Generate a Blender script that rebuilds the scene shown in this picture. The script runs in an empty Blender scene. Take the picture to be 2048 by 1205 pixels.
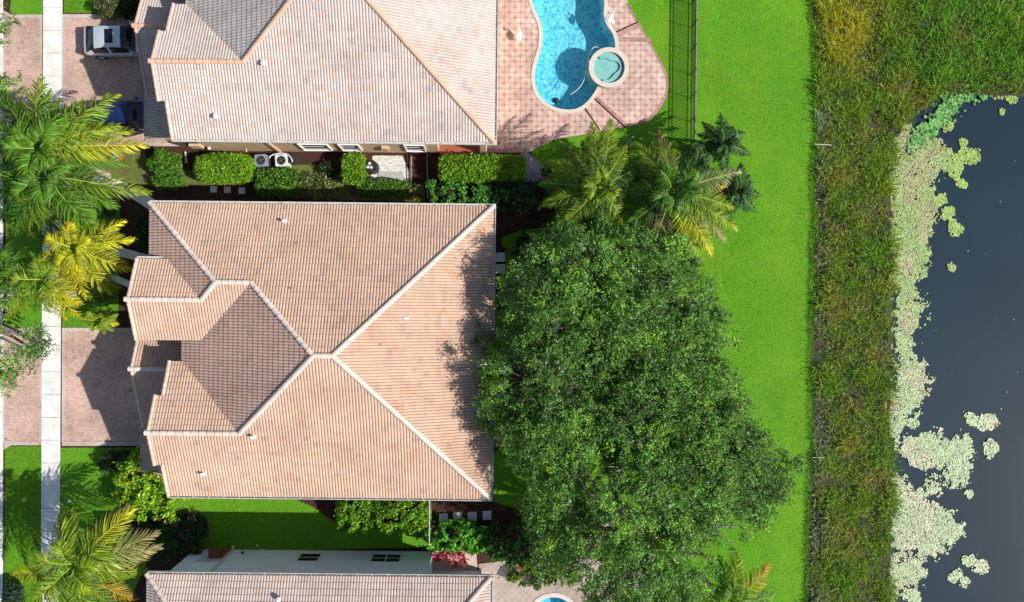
import bpy, math, random
import numpy as np
from mathutils import Vector

# ------------------------------------------------------------------ camera, sky, sun, exposure
SC = bpy.context.scene
COL = SC.collection
H = 42.69            # flying height of the camera above the lawn (m)
PXM = 32.0           # photograph pixels per metre on the ground
NX, NY = 965.0, 602.5
R = math.radians
cam_d = bpy.data.cameras.new('camera'); cam = bpy.data.objects.new('camera', cam_d); COL.objects.link(cam)
cam.location = (0, 0, H); cam.rotation_euler = (0, 0, 0)
cam_d.sensor_width = 36.0; cam_d.lens = 24.01; cam_d.shift_x = 0.0288; cam_d.clip_end = 1500
SC.camera = cam
SUN_EL = R(40.5); SUN_H = Vector((0.9545, -0.298, 0)).normalized()
SD = Vector((SUN_H.x*math.cos(SUN_EL), SUN_H.y*math.cos(SUN_EL), math.sin(SUN_EL)))
W = bpy.data.worlds.new('World'); SC.world = W; W.use_nodes = True
wn = W.node_tree.nodes; wl = W.node_tree.links
sky = wn.new('ShaderNodeTexSky'); sky.sky_type = 'NISHITA'; sky.sun_disc = False
sky.sun_elevation = SUN_EL; sky.sun_rotation = math.atan2(SUN_H.x, SUN_H.y)
wn['Background'].inputs[1].default_value = 0.1
wl.new(sky.outputs[0], wn['Background'].inputs[0])
sun_d = bpy.data.lights.new('sun', 'SUN'); sun_d.energy = 4.5; sun_d.angle = R(0.55); sun_d.color = (1.0, 0.955, 0.88)
sun = bpy.data.objects.new('sun', sun_d); COL.objects.link(sun)
sun.rotation_euler = SD.to_track_quat('Z', 'Y').to_euler(); sun.location = (30, -10, 60)
SC.view_settings.view_transform = 'Standard'; SC.view_settings.look = 'None'
SC.view_settings.exposure = 0.35; SC.view_settings.gamma = 1.0; SC.view_settings.use_curve_mapping = False
SC.cycles.max_bounces = 6; SC.cycles.transparent_max_bounces = 10
SC.cycles.diffuse_bounces = 3; SC.cycles.transmission_bounces = 4

def P(px, py, z=0.0):
    k = (1 - z/H)/PXM
    return ((px-NX)*k, -(py-NY)*k)
def P3(px, py, z=0.0):
    x, y = P(px, py, z); return np.array([x, y, z])

rng = np.random.default_rng(7)

# ------------------------------------------------------------------ helpers: tagging
def tag(o, label=None, cat=None, group=None, kind=None):
    if label: o['label'] = label
    if cat: o['category'] = cat
    if group: o['group'] = group
    if kind: o['kind'] = kind
    return o
def thing(name, label, cat, loc=(0, 0, 0), rz=0.0, group=None):
    o = bpy.data.objects.new(name, None); COL.objects.link(o)
    o.location = loc; o.rotation_euler = (0, 0, rz); o.empty_display_size = 0.3
    return tag(o, label, cat, group)
def copy_tree(o, parent=None):
    c = o.copy(); COL.objects.link(c); c.parent = parent
    for ch in list(o.children): copy_tree(ch, c)
    return c

class MB:
    """collects shapes, links them as one mesh object"""
    def __init__(s): s.V = []; s.F = []; s.C = []; s.n = 0
    def add(s, v, f, c=None):
        v = np.asarray(v, dtype=np.float64).reshape(-1, 3); f = np.asarray(f, dtype=np.int64)
        s.V.append(v); s.F.append(f + s.n)
        if c is None: c = np.ones((len(v), 3))
        c = np.asarray(c, dtype=np.float64)
        if c.ndim == 1: c = np.tile(c, (len(v), 1))
        s.C.append(c); s.n += len(v); return s
    def box(s, x0, x1, y0, y1, z0, z1, c=None):
        v = [(x0,y0,z0),(x1,y0,z0),(x1,y1,z0),(x0,y1,z0),(x0,y0,z1),(x1,y0,z1),(x1,y1,z1),(x0,y1,z1)]
        return s.add(v, [(3,2,1,0),(4,5,6,7),(0,1,5,4),(1,2,6,5),(2,3,7,6),(3,0,4,7)], c)
    def obox(s, p0, p1, w, z0, z1, c=None):
        """box along a ground line p0-p1 with width w"""
        p0 = np.array(p0[:2], float); p1 = np.array(p1[:2], float); d = p1-p0; d /= max(np.linalg.norm(d), 1e-9)
        n = np.array([-d[1], d[0]])*w/2
        q = [p0-n, p1-n, p1+n, p0+n]
        v = [(a[0], a[1], z0) for a in q]+[(a[0], a[1], z1) for a in q]
        return s.add(v, [(3,2,1,0),(4,5,6,7),(0,1,5,4),(1,2,6,5),(2,3,7,6),(3,0,4,7)], c)
    def tube(s, pts, rad, n=6, c=None, caps=True):
        pts = np.asarray(pts, float); k = len(pts); rad = np.broadcast_to(np.asarray(rad, float), (k,))
        t = np.gradient(pts, axis=0); t /= np.maximum(np.linalg.norm(t, axis=1, keepdims=True), 1e-9)
        ref = np.array([0, 0, 1.0]) if abs(t[0][2]) < 0.9 else np.array([1.0, 0, 0])
        a = np.cross(t, ref); a /= np.maximum(np.linalg.norm(a, axis=1, keepdims=True), 1e-9)
        b = np.cross(t, a); ang = np.linspace(0, 2*np.pi, n, endpoint=False)
        v = pts[:, None, :] + rad[:, None, None]*(a[:, None, :]*np.cos(ang)[None, :, None] + b[:, None, :]*np.sin(ang)[None, :, None])
        f = []
        for i in range(k-1):
            for j in range(n):
                f.append((i*n+j, i*n+(j+1) % n, (i+1)*n+(j+1) % n, (i+1)*n+j))
        cc = c
        s.add(v.reshape(-1, 3), f, cc)
        if caps:
            for (r, flip) in ((0, 0), (k-1, 1)):
                ring = v[r]; ce = ring.mean(0)
                vv = np.vstack([ring, ce[None]]); ff = [(j, (j+1) % n, n) if flip else ((j+1) % n, j, n) for j in range(n)]
                s.add(vv, ff, c)
        return s
    def prism(s, poly, z0, z1, c=None, bottom=True):
        """poly: list of (x,y); z0, z1 numbers or functions of (x, y)"""
        n = len(poly); g0 = z0 if callable(z0) else (lambda x, y: z0); g1 = z1 if callable(z1) else (lambda x, y: z1)
        area = sum(poly[i][0]*poly[(i+1) % n][1]-poly[(i+1) % n][0]*poly[i][1] for i in range(n))
        if area < 0: poly = poly[::-1]
        v = [(x, y, g0(x, y)) for x, y in poly]+[(x, y, g1(x, y)) for x, y in poly]
        s.add(v, [tuple(range(n, 2*n))], c)
        if bottom: s.F.append(np.array([tuple(range(n-1, -1, -1))])+s.n-2*n)
        s.F.append(np.array([(i, (i+1) % n, n+(i+1) % n, n+i) for i in range(n)])+s.n-2*n)
        return s
    def lathe(s, prof, cx, cy, n=16, c=None, z=0.0):
        v = []; f = []
        ang = np.linspace(0, 2*np.pi, n, endpoint=False)
        for r, zz in prof:
            for a in ang: v.append((cx+r*math.cos(a), cy+r*math.sin(a), z+zz))
        for i in range(len(prof)-1):
            for j in range(n): f.append((i*n+j, i*n+(j+1) % n, (i+1)*n+(j+1) % n, (i+1)*n+j))
        return s.add(v, f, c)
    def build(s, name, mat, parent=None, smooth=False, xf=None):
        V = np.vstack(s.V)
        if xf is not None: V = xf(V)
        C = np.vstack(s.C)
        sizes = np.concatenate([np.full(len(f), f.shape[1]) for f in s.F]); loops = np.concatenate([f.ravel() for f in s.F])
        used = np.zeros(len(V), bool); used[loops] = True
        if not used.all(): mp = np.cumsum(used)-1; V = V[used]; C = C[used]; loops = mp[loops]
        me = bpy.data.meshes.new(name)
        me.vertices.add(len(V)); me.vertices.foreach_set('co', V.astype(np.float32).ravel())
        me.loops.add(len(loops)); me.loops.foreach_set('vertex_index', loops.astype(np.int32))
        me.polygons.add(len(sizes)); st = np.concatenate([[0], np.cumsum(sizes)[:-1]])
        me.polygons.foreach_set('loop_start', st.astype(np.int32))
        me.polygons.foreach_set('use_smooth', np.full(len(sizes), smooth, dtype=bool))
        me.update(calc_edges=True)
        at = me.color_attributes.new('tint', 'FLOAT_COLOR', 'POINT')
        at.data.foreach_set('color', np.hstack([C, np.ones((len(C), 1))]).astype(np.float32).ravel())
        me.materials.append(mat)
        o = bpy.data.objects.new(name, me); COL.objects.link(o); o.parent = parent
        return o

# ------------------------------------------------------------------ materials
def new_mat(name):
    m = bpy.data.materials.new(name); m.use_nodes = True
    nt = m.node_tree; nt.nodes.clear(); out = nt.nodes.new('ShaderNodeOutputMaterial')
    return m, nt, out
def N(nt, t, **kw):
    n = nt.nodes.new(t)
    for k, v in kw.items():
        if k.startswith('i_'): n.inputs[k[2:].replace('_', ' ')].default_value = v
        elif k[0] == 'I' and k[1:].isdigit(): n.inputs[int(k[1:])].default_value = v
        else: setattr(n, k, v)
    return n
def math_n(nt, op, a, b=None, c=None):
    n = nt.nodes.new('ShaderNodeMath'); n.operation = op
    for i, x in enumerate((a, b, c)):
        if x is None: continue
        if isinstance(x, (int, float)): n.inputs[i].default_value = x
        else: nt.links.new(x, n.inputs[i])
    return n.outputs[0]
def mixc(nt, fac, a, b, mode='MIX'):
    n = nt.nodes.new('ShaderNodeMix'); n.data_type = 'RGBA'; n.blend_type = mode
    for sock, x in ((n.inputs[0], fac), (n.inputs[6], a), (n.inputs[7], b)):
        if isinstance(x, (int, float)): sock.default_value = x
        elif isinstance(x, tuple): sock.default_value = (*x, 1) if len(x) == 3 else x
        else: nt.links.new(x, sock)
    return n.outputs[2]
def noise(nt, vec, scale, detail=3, rough=0.55):
    n = nt.nodes.new('ShaderNodeTexNoise'); n.inputs['Scale'].default_value = scale
    n.inputs['Detail'].default_value = detail; n.inputs['Roughness'].default_value = rough
    if vec is not None: nt.links.new(vec, n.inputs['Vector'])
    return n.outputs['Fac']
def ramp(nt, fac, stops):
    n = nt.nodes.new('ShaderNodeValToRGB'); e = n.color_ramp.elements
    while len(e) < len(stops): e.new(0.5)
    for i, (p, c) in enumerate(stops):
        e[i].position = p; e[i].color = (*c, 1) if isinstance(c, tuple) else (c, c, c, 1)
    nt.links.new(fac, n.inputs[0]); return n.outputs[0]
def coords(nt): return nt.nodes.new('ShaderNodeNewGeometry').outputs['Position']
def princ(nt, out, col, rough=0.7, spec=0.3, metal=0.0, bump=None, bstr=0.3, bdist=0.02):
    p = nt.nodes.new('ShaderNodeBsdfPrincipled')
    if isinstance(col, tuple): p.inputs['Base Color'].default_value = (*col, 1)
    else: nt.links.new(col, p.inputs['Base Color'])
    if isinstance(rough, (int, float)): p.inputs['Roughness'].default_value = rough
    else: nt.links.new(rough, p.inputs['Roughness'])
    p.inputs['Specular IOR Level'].default_value = spec; p.inputs['Metallic'].default_value = metal
    if bump is not None:
        b = nt.nodes.new('ShaderNodeBump'); b.inputs['Strength'].default_value = bstr; b.inputs['Distance'].default_value = bdist
        nt.links.new(bump, b.inputs['Height']); nt.links.new(b.outputs[0], p.inputs['Normal'])
    nt.links.new(p.outputs[0], out.inputs[0]); return p
def plain(name, col, rough=0.6, spec=0.3, metal=0.0, var=0.12, nscale=3.0, bstr=0.15):
    m, nt, out = new_mat(name); g = coords(nt)
    n1 = noise(nt, g, nscale, 5); n2 = noise(nt, g, nscale*14, 3)
    f = math_n(nt, 'ADD', math_n(nt, 'MULTIPLY', n1, 0.65), math_n(nt, 'MULTIPLY', n2, 0.35))
    c = ramp(nt, f, [(0.3, tuple(x*(1-var) for x in col)), (0.7, tuple(min(1, x*(1+var)) for x in col))])
    princ(nt, out, c, rough, spec, metal, n2, bstr, 0.01); return m
def tinted(name, rough=0.75, spec=0.25, bump=True, wear=(0.8, 1.15), wscale=0.5):
    m, nt, out = new_mat(name); g = coords(nt)
    a = N(nt, 'ShaderNodeAttribute', attribute_name='tint').outputs['Color']
    n1 = noise(nt, g, wscale, 6, 0.65); n2 = noise(nt, g, 22, 3)
    f = ramp(nt, n1, [(0.32, wear[0]), (0.68, wear[1])])
    c = mixc(nt, 1.0, a, f, 'MULTIPLY')
    f2 = ramp(nt, n2, [(0.3, 0.88), (0.7, 1.08)]); c = mixc(nt, 1.0, c, f2, 'MULTIPLY')
    princ(nt, out, c, rough, spec, 0, n2 if bump else None, 0.25, 0.01); return m
def leafy(name, trans=0.3, gloss=0.06, rough=0.45):
    m, nt, out = new_mat(name)
    a = N(nt, 'ShaderNodeAttribute', attribute_name='tint').outputs['Color']
    d = N(nt, 'ShaderNodeBsdfDiffuse'); t = N(nt, 'ShaderNodeBsdfTranslucent'); gl = N(nt, 'ShaderNodeBsdfGlossy')
    gl.inputs['Roughness'].default_value = rough
    nt.links.new(a, d.inputs[0])
    tc = mixc(nt, 1.0, a, (1.25, 1.25, 0.55), 'MULTIPLY'); nt.links.new(tc, t.inputs[0])
    m1 = N(nt, 'ShaderNodeMixShader'); m1.inputs[0].default_value = trans
    nt.links.new(d.outputs[0], m1.inputs[1]); nt.links.new(t.outputs[0], m1.inputs[2])
    m2 = N(nt, 'ShaderNodeMixShader'); m2.inputs[0].default_value = gloss
    nt.links.new(m1.outputs[0], m2.inputs[1]); nt.links.new(gl.outputs[0], m2.inputs[2])
    nt.links.new(m2.outputs[0], out.inputs[0]); return m

M_TILE = tinted('clay_tile', 0.85, 0.15, True, (0.87, 1.08), 0.5)
M_LEAF = leafy('leaf', 0.3, 0.035)
M_PALM = leafy('palm_leaf', 0.34, 0.022, 0.5)
M_GRASSB = leafy('grass_blade', 0.35, 0.02, 0.5)
M_PAD = tinted('lily_pad_skin', 0.45, 0.4, False, (0.85, 1.1), 1.2)
M_BARK = plain('bark', (0.24, 0.21, 0.17), 0.9, 0.1, 0, 0.4, 6, 0.5)
M_BARKL = plain('pale_bark', (0.42, 0.38, 0.32), 0.9, 0.1, 0, 0.3, 6, 0.5)
M_WHITE = plain('white_paint', (0.78, 0.78, 0.76), 0.5, 0.4, 0, 0.05)
M_GUT = plain('gutter_paint', (0.62, 0.6, 0.56), 0.45, 0.4, 0, 0.15, 2)
M_BLACK = plain('black_metal', (0.022, 0.026, 0.024), 0.42, 0.5, 0, 0.2)
M_GREEN = plain('rail_sky_sheen', (0.2, 0.27, 0.24), 0.38, 0.5, 0, 0.25)  # sky reflection on the black top rail put into a paler colour
M_DARK = plain('dark_plastic', (0.03, 0.032, 0.036), 0.5, 0.4, 0, 0.2)
M_RUBBER = plain('rubber', (0.018, 0.018, 0.018), 0.8, 0.2)
M_GLASS = plain('window_glass', (0.008, 0.01, 0.02), 0.1, 0.45, 0, 0.2, 1, 0.0)
M_STUCCO_T = plain('tan_stucco', (0.6, 0.42, 0.27), 0.9, 0.15, 0, 0.1, 1.2, 0.3)
M_STUCCO_C = plain('cream_stucco', (0.55, 0.46, 0.36), 0.9, 0.15, 0, 0.1, 1.2, 0.3)
M_STUCCO_W = plain('pale_stucco', (0.78, 0.87, 0.95), 0.9, 0.15, 0, 0.07, 1.2, 0.3)
M_STONE = plain('stepping_stone', (0.62, 0.63, 0.66), 0.85, 0.2, 0, 0.14, 5, 0.4)
M_REDTILE = plain('terracotta_floor', (0.34, 0.1, 0.06), 0.6, 0.3, 0, 0.2, 4)
M_SOFFIT = plain('roof_underlay', (0.14, 0.11, 0.1), 0.9, 0.1)

def leaf_colour(n, base, jit=0.25, hue=0.12):
    k = 1 + jit*(rng.random((n, 1))*2-1); h = 1+hue*(rng.random((n, 3))*2-1)
    return np.clip(np.array(base)[None, :]*k*h, 0.001, 1)
def unit(v): return v/np.maximum(np.linalg.norm(v, axis=-1, keepdims=True), 1e-9)
def leaves(mb, pos, nrm, l, w, col, flat=0.7):
    """one folded leaf blade per position"""
    n = len(pos); r = unit(rng.normal(size=(n, 3)))
    nn = unit(nrm*flat + r*(1-flat)*1.4); a = unit(np.cross(nn, unit(rng.normal(size=(n, 3))))); b = np.cross(nn, a)
    L = l*(0.7+0.6*rng.random((n, 1))); Wd = w*(0.7+0.6*rng.random((n, 1)))
    v = np.stack([pos-a*L, pos+b*Wd-nn*Wd*0.25, pos+a*L, pos-b*Wd-nn*Wd*0.25], 1).reshape(-1, 3)
    i = np.arange(n)[:, None]*4
    mb.add(v, np.vstack([i+np.array([[0, 1, 2]]), i+np.array([[0, 2, 3]])]), np.repeat(col, 4, axis=0))
def blades(mb, pos, h, w, lean, col, curve=0.3):
    n = len(pos); az = rng.random(n)*2*np.pi
    d = np.stack([np.cos(az), np.sin(az), np.zeros(n)], 1); s = np.stack([-np.sin(az), np.cos(az), np.zeros(n)], 1)
    spin = rng.random(n)*2*np.pi; s = s*np.cos(spin)[:, None]*0.6 + s*0.6
    h = h[:, None]; lean = lean[:, None]; w = w[:, None]
    up = np.array([[0, 0, 1.0]])
    mid = pos + up*h*0.6*np.cos(lean*0.6) + d*h*0.6*np.sin(lean*0.6)
    tip = mid + up*h*0.4*np.cos(lean*1.3) + d*h*0.4*np.sin(lean*1.3)
    v = np.stack([pos-s*w, pos+s*w, mid+s*w*0.8, mid-s*w*0.8, tip], 1).reshape(-1, 3)
    i = np.arange(n)[:, None]*5
    c5 = np.repeat(col, 5, axis=0)
    mb.V.append(v); mb.C.append(c5)
    mb.F.append(i+np.array([[0, 1, 2, 3]])+mb.n); mb.F.append(i+np.array([[3, 2, 4]])+mb.n); mb.n += len(v)
def vnoise(x, y, s, seed=0):
    """smooth value noise 0..1"""
    x = np.asarray(x)*s; y = np.asarray(y)*s
    xi = np.floor(x).astype(int); yi = np.floor(y).astype(int); xf = x-xi; yf = y-yi
    def hsh(a, b):
        h = (a*374761393 + b*668265263 + seed*1442695041) & 0xffffffff
        h = ((h ^ (h >> 13))*1274126177) & 0xffffffff
        return ((h ^ (h >> 16)) & 0xffff)/65535.0
    u = xf*xf*(3-2*xf); v = yf*yf*(3-2*yf)
    return (hsh(xi, yi)*(1-u)+hsh(xi+1, yi)*u)*(1-v)+(hsh(xi, yi+1)*(1-u)+hsh(xi+1, yi+1)*u)*v
def inpoly(x, y, poly):
    x = np.asarray(x); y = np.asarray(y); ins = np.zeros(x.shape, bool); n = len(poly)
    for i in range(n):
        x0, y0 = poly[i]; x1, y1 = poly[(i+1) % n]
        if y0 == y1: continue
        c = ((y0 > y) != (y1 > y)) & (x < (x1-x0)*(y-y0)/(y1-y0)+x0); ins ^= c
    return ins
def smooth_poly(pts, it=2, closed=True):
    for _ in range(it):
        q = []; n = len(pts)
        for i in range(n if closed else n-1):
            a = pts[i]; b = pts[(i+1) % n]
            q.append((a[0]*.75+b[0]*.25, a[1]*.75+b[1]*.25)); q.append((a[0]*.25+b[0]*.75, a[1]*.25+b[1]*.75))
        pts = q
    return pts
def offset_poly(pts, d):
    n = len(pts); ar = sum(pts[i][0]*pts[(i+1) % n][1]-pts[(i+1) % n][0]*pts[i][1] for i in range(n)); sg = 1 if ar > 0 else -1
    o = []
    for i in range(n):
        a = np.array(pts[i-1]); b = np.array(pts[i]); c = np.array(pts[(i+1) % n])
        t = (c-a)/max(np.linalg.norm(c-a), 1e-9); o.append(tuple(b+np.array([t[1], -t[0]])*d*sg))
    return o
def PP(lst, z=0.0): return [P(a, b, z) for a, b in lst]
# ------------------------------------------------------------------ setting: terrain
POOL = [(1060,-70),(1054,-30),(1056,0),(1063,23),(1075,46),(1079,69),(1076,98),(1068,121),(1062,149),(1064,175),(1074,198),(1093,216),(1119,226),(1145,227.5),(1165,221),(1183,206),(1199,182),(1205,168),(1230,150),(1237,125),(1236,103),(1237,85),(1231,64),(1219,49),(1213,31),(1215.5,13),(1213,-15),(1205,-55),(1180,-85),(1100,-90)]
POOLS = [(1107+52*math.cos(a), 1236+50*math.sin(a)) for a in np.linspace(0, 2*math.pi, 28, endpoint=False)]
pool_w = smooth_poly(PP(POOL), 2); pools_w = PP(POOLS)
spa_c = P(1216, 139)

def shore(px, py): return 1795 + np.clip((262-py)*1.2, 0, 90)
def terrain(x, y):
    px = x*PXM+NX; py = NY-y*PXM
    t = np.clip((px-1628)/165, 0, 1); h = -0.5*t
    dep = np.minimum((px-shore(px, py))/45, (py-188)/35)
    h = h - 1.6*np.clip(dep, 0, 1)
    h = np.where(px > 1628, h + 0.05*(vnoise(x, y, 1.3, 3)-0.5), h)
    return h
xs = np.concatenate([np.linspace(-260, -36, 12), np.arange(-35, 36.01, 0.5), np.linspace(38, 260, 12)])
ys = np.concatenate([np.linspace(-260, -26, 12), np.arange(-25, 25.01, 0.5), np.linspace(27, 260, 12)])
gx, gy = np.meshgrid(xs, ys); gz = terrain(gx, gy)
holes = inpoly(gx, gy, offset_poly(pool_w, 0.12)) | inpoly(gx, gy, offset_poly(pools_w, 0.12))
gz = np.where(holes, -3.0, gz)
nx_, ny_ = len(xs), len(ys); ii = (np.arange(ny_-1)[:, None]*nx_+np.arange(nx_-1)[None, :]).ravel()[:, None]
gb = MB(); gb.add(np.stack([gx, gy, gz], -1).reshape(-1, 3), ii+np.array([[0, 1, nx_+1, nx_]]))
m, nt, out = new_mat('mulch_soil'); g = coords(nt)
n1 = noise(nt, g, 0.6, 5); n2 = noise(nt, g, 26, 4, 0.7)
c = ramp(nt, n2, [(0.3, (0.022, 0.013, 0.01)), (0.5, (0.07, 0.032, 0.026)), (0.75, (0.15, 0.075, 0.06))])
c = mixc(nt, ramp(nt, n1, [(0.45, 0.0), (0.65, 0.55)]), c, (0.05, 0.055, 0.02))
sx = N(nt, 'ShaderNodeSeparateXYZ'); nt.links.new(g, sx.inputs[0])
c = mixc(nt, math_n(nt, 'GREATER_THAN', sx.outputs[0], 20.25), c, ramp(nt, n2, [(0.3, (0.02, 0.02, 0.01)), (0.55, (0.07, 0.065, 0.045)), (0.8, (0.2, 0.18, 0.15))]))
princ(nt, out, c, 0.95, 0.1, 0, n2, 0.9, 0.06); M_SOIL = m
tag(gb.build('ground', M_SOIL), 'dark mulched soil sloping down to the lake', 'ground', kind='structure')

# grass
m, nt, out = new_mat('lawn'); g = coords(nt)
nb = noise(nt, g, 0.28, 4, 0.6); nm = noise(nt, g, 2.2, 4, 0.6); nf = noise(nt, g, 24, 5, 0.75)
c = ramp(nt, nf, [(0.28, (0.025, 0.09, 0.008)), (0.5, (0.09, 0.27, 0.012)), (0.74, (0.2, 0.46, 0.02))])
c = mixc(nt, ramp(nt, nb, [(0.4, 0.0), (0.7, 0.45)]), c, (0.2, 0.36, 0.02))
c = mixc(nt, ramp(nt, nm, [(0.56, 0.0), (0.75, 0.4)]), c, (0.24, 0.28, 0.05))
princ(nt, out, c, 0.8, 0.15, 0, nf, 0.8, 0.05); M_LAWN = m
m, nt, out = new_mat('dry_lawn'); g = coords(nt)
nm = noise(nt, g, 1.2, 4, 0.6); nf = noise(nt, g, 22, 5, 0.75)
c = ramp(nt, nf, [(0.3, (0.03, 0.05, 0.012)), (0.5, (0.12, 0.17, 0.03)), (0.74, (0.3, 0.34, 0.09))])
c = mixc(nt, ramp(nt, nm, [(0.45, 0.0), (0.62, 0.85)]), c, ramp(nt, nf, [(0.3, (0.05, 0.03, 0.02)), (0.7, (0.26, 0.19, 0.12))]))
princ(nt, out, c, 0.85, 0.15, 0, nf, 0.8, 0.05); M_DRY = m
def sheet(name, pts, z, mat, label, cat=None, thick=None, world=False):
    mb = MB(); w = pts if world else PP(pts); mb.prism(w, (z-0.25) if thick is None else z-thick, z)
    return tag(mb.build(name, mat), label, cat or name.replace('_', ' '), kind='structure')
fine = [(1252.5,-110)]+[(a+0.6, b+0.4) for a, b in smooth_poly([(1252,-70),(1252,0),(1262,20),(1278,48),(1296,78),(1322,122),(1336,155),(1337,182),(1326,212),(1304,238),(1282,251),(1245,254)], 2, False)] + [(a, b+0.6) for a, b in smooth_poly([(1240,256),(1200,264),(1155,272),(1112,278),(1078,294),(1057,306)], 1, False)]
BACK = fine + [(1080,345),(1105,372),(1110,420),(1112,452),(1040,462),(1005,475),(1003,490),(1012,498),(1012,560),(990,600),(990,835),(1012,842),(1012,890),(988,905),(988,1005),(1075,1030),(1080,1070),(1180,1120),(1300,1140),(1330,1290),(1330,1900),(1590,1900),(1604,1290),(1607,1180),(1612,1040),(1622,870),(1620,700),(1626,560),(1626,330),(1632,180),(1627,90),(1618,20),(1614,-110),(1610,-700),(1254,-700)]
sheet('lawn', BACK, 0.012, M_LAWN, 'bright green back lawn running down to the marsh', thick=0.2)
sheet('lawn', [(120,896),(300,896),(330,960),(345,996),(588,998),(625,1014),(665,1042),(858,1062),(858,1094),(300,1110),(220,1290),(118,1290)], 0.012, M_LAWN, 'front and side lawn south of the middle house', thick=0.2)
sheet('lawn', [(10,895),(40,893),(84,893),(84,1290),(8,1290)], 0.012, M_LAWN, 'strip of lawn between kerb and sidewalk in the south', thick=0.2)
sheet('lawn_dry', [(125,295),(285,300),(300,330),(455,352),(425,372),(300,372),(200,360),(125,345)], 0.012, M_DRY, 'patchy grass beside the north house under the palms', thick=0.2)
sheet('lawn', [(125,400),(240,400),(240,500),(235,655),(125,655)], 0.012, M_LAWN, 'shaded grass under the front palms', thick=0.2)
sheet('lawn', [(12,300),(84,300),(84,660),(12,660)], 0.012, M_LAWN, 'strip of lawn between kerb and sidewalk below the palms', thick=0.2)
sheet('lawn', [(128,-60),(270,-60),(270,26),(128,26)], 0.012, M_LAWN, 'grass north of the north driveway', thick=0.2)
sheet('lawn', [(30,-60),(86,-60),(86,33),(30,33),(20,22)], 0.012, M_LAWN, 'strip of lawn north of the north apron', thick=0.2)
sheet('lawn_dry', [(560,330),(720,330),(850,372),(850,404),(700,400),(560,395)], 0.012, M_DRY, 'thin grass between the two side hedges', thick=0.2)

# pavings
def paver_mat(name, c1, c2, c3, bw=0.2, bh=0.1, mortar=(0.1, 0.07, 0.06), rot=0.0):
    m, nt, out = new_mat(name); g = coords(nt)
    mp = N(nt, 'ShaderNodeMapping'); mp.inputs['Rotation'].default_value = (0, 0, rot); nt.links.new(g, mp.inputs[0])
    b = N(nt, 'ShaderNodeTexBrick'); nt.links.new(mp.outputs[0], b.inputs[0])
    b.inputs['Color1'].default_value = (*c1, 1); b.inputs['Color2'].default_value = (*c2, 1); b.inputs['Mortar'].default_value = (*mortar, 1)
    b.inputs['Scale'].default_value = 1.0; b.inputs['Mortar Size'].default_value = 0.009; b.inputs['Bias'].default_value = 0.0
    b.inputs['Brick Width'].default_value = bw; b.inputs['Row Height'].default_value = bh
    n1 = noise(nt, g, 0.45, 6, 0.65); n2 = noise(nt, g, 40, 3); n3 = noise(nt, g, 6, 3)
    c = mixc(nt, ramp(nt, n3, [(0.35, 0.0), (0.7, 0.6)]), b.outputs[0], c3)
    c = mixc(nt, 1.0, c, ramp(nt, n1, [(0.32, 0.72), (0.68, 1.15)]), 'MULTIPLY')
    c = mixc(nt, 1.0, c, ramp(nt, n2, [(0.3, 0.85), (0.7, 1.1)]), 'MULTIPLY')
    c = mixc(nt, 1.0, c, ramp(nt, noise(nt, g, 1.3, 2), [(0.3, 0.72), (0.37, 1.0)]), 'MULTIPLY')
    princ(nt, out, c, 0.85, 0.2, 0, b.outputs['Fac'], -0.4, 0.01); return m
M_PAVE = paver_mat('brick_pavers', (0.64, 0.43, 0.35), (0.52, 0.32, 0.26), (0.68, 0.5, 0.39), mortar=(0.24, 0.17, 0.15))
M_PAVE2 = paver_mat('pale_pavers', (0.66, 0.53, 0.45), (0.56, 0.44, 0.38), (0.62, 0.53, 0.46), 0.2, 0.1, mortar=(0.26, 0.2, 0.18))
M_PAVER = paver_mat('red_border_pavers', (0.5, 0.28, 0.24), (0.38, 0.19, 0.16), (0.5, 0.34, 0.29), 0.1, 0.2, mortar=(0.2, 0.12, 0.11))
m, nt, out = new_mat('concrete'); g = coords(nt)
n1 = noise(nt, g, 1.1, 6, 0.65); n2 = noise(nt, g, 35, 3)
c = ramp(nt, n1, [(0.3, (0.58, 0.56, 0.51)), (0.6, (0.8, 0.79, 0.75))]); c = mixc(nt, 1.0, c, ramp(nt, n2, [(0.3, 0.9), (0.7, 1.06)]), 'MULTIPLY')
princ(nt, out, c, 0.9, 0.2, 0, n2, 0.2, 0.01); M_CONC = m
M_ASPH = plain('asphalt', (0.06, 0.06, 0.065), 0.9, 0.2, 0, 0.25, 2, 0.5)
M_CONCG = plain('grey_concrete', (0.4, 0.4, 0.38), 0.85, 0.2, 0, 0.15, 2, 0.3)

sheet('road', [(-900,-900),(-40,-900),(-40,2200),(-900,2200)], 0.008, M_ASPH, 'asphalt street beyond the kerb')
kb = MB()
for j in range(-2, 30):
    y0 = j*48-40; a = PP([(-40,y0),(6,y0),(6,y0+47.4),(-40,y0+47.4)]); kb.prism(a, -0.2, 0.05)
tag(kb.build('kerb', M_CONC), 'concrete gutter kerb along the street', 'kerb', kind='structure')
sw = MB(); y = -120.0; joints = []
while y < 1330:
    h2 = 45.5; xl = 88-(y/1205)*5+ (0); sw.prism(PP([(87-y*0.004,y),(125-y*0.005,y),(125-(y+h2)*0.005,y+h2-0.7),(87-(y+h2)*0.004,y+h2-0.7)]), -0.2, 0.035); y += h2
tag(sw.build('sidewalk', M_CONC), 'pale concrete sidewalk of square slabs', 'sidewalk', kind='structure')
tag(MB().prism(PP([(80,-200),(130,-200),(126,1350),(76,1350)]), -0.3, 0.006).build('sidewalk_bed', M_SOIL), 'dark joints bed under the sidewalk', 'sidewalk bed', kind='structure')
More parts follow.
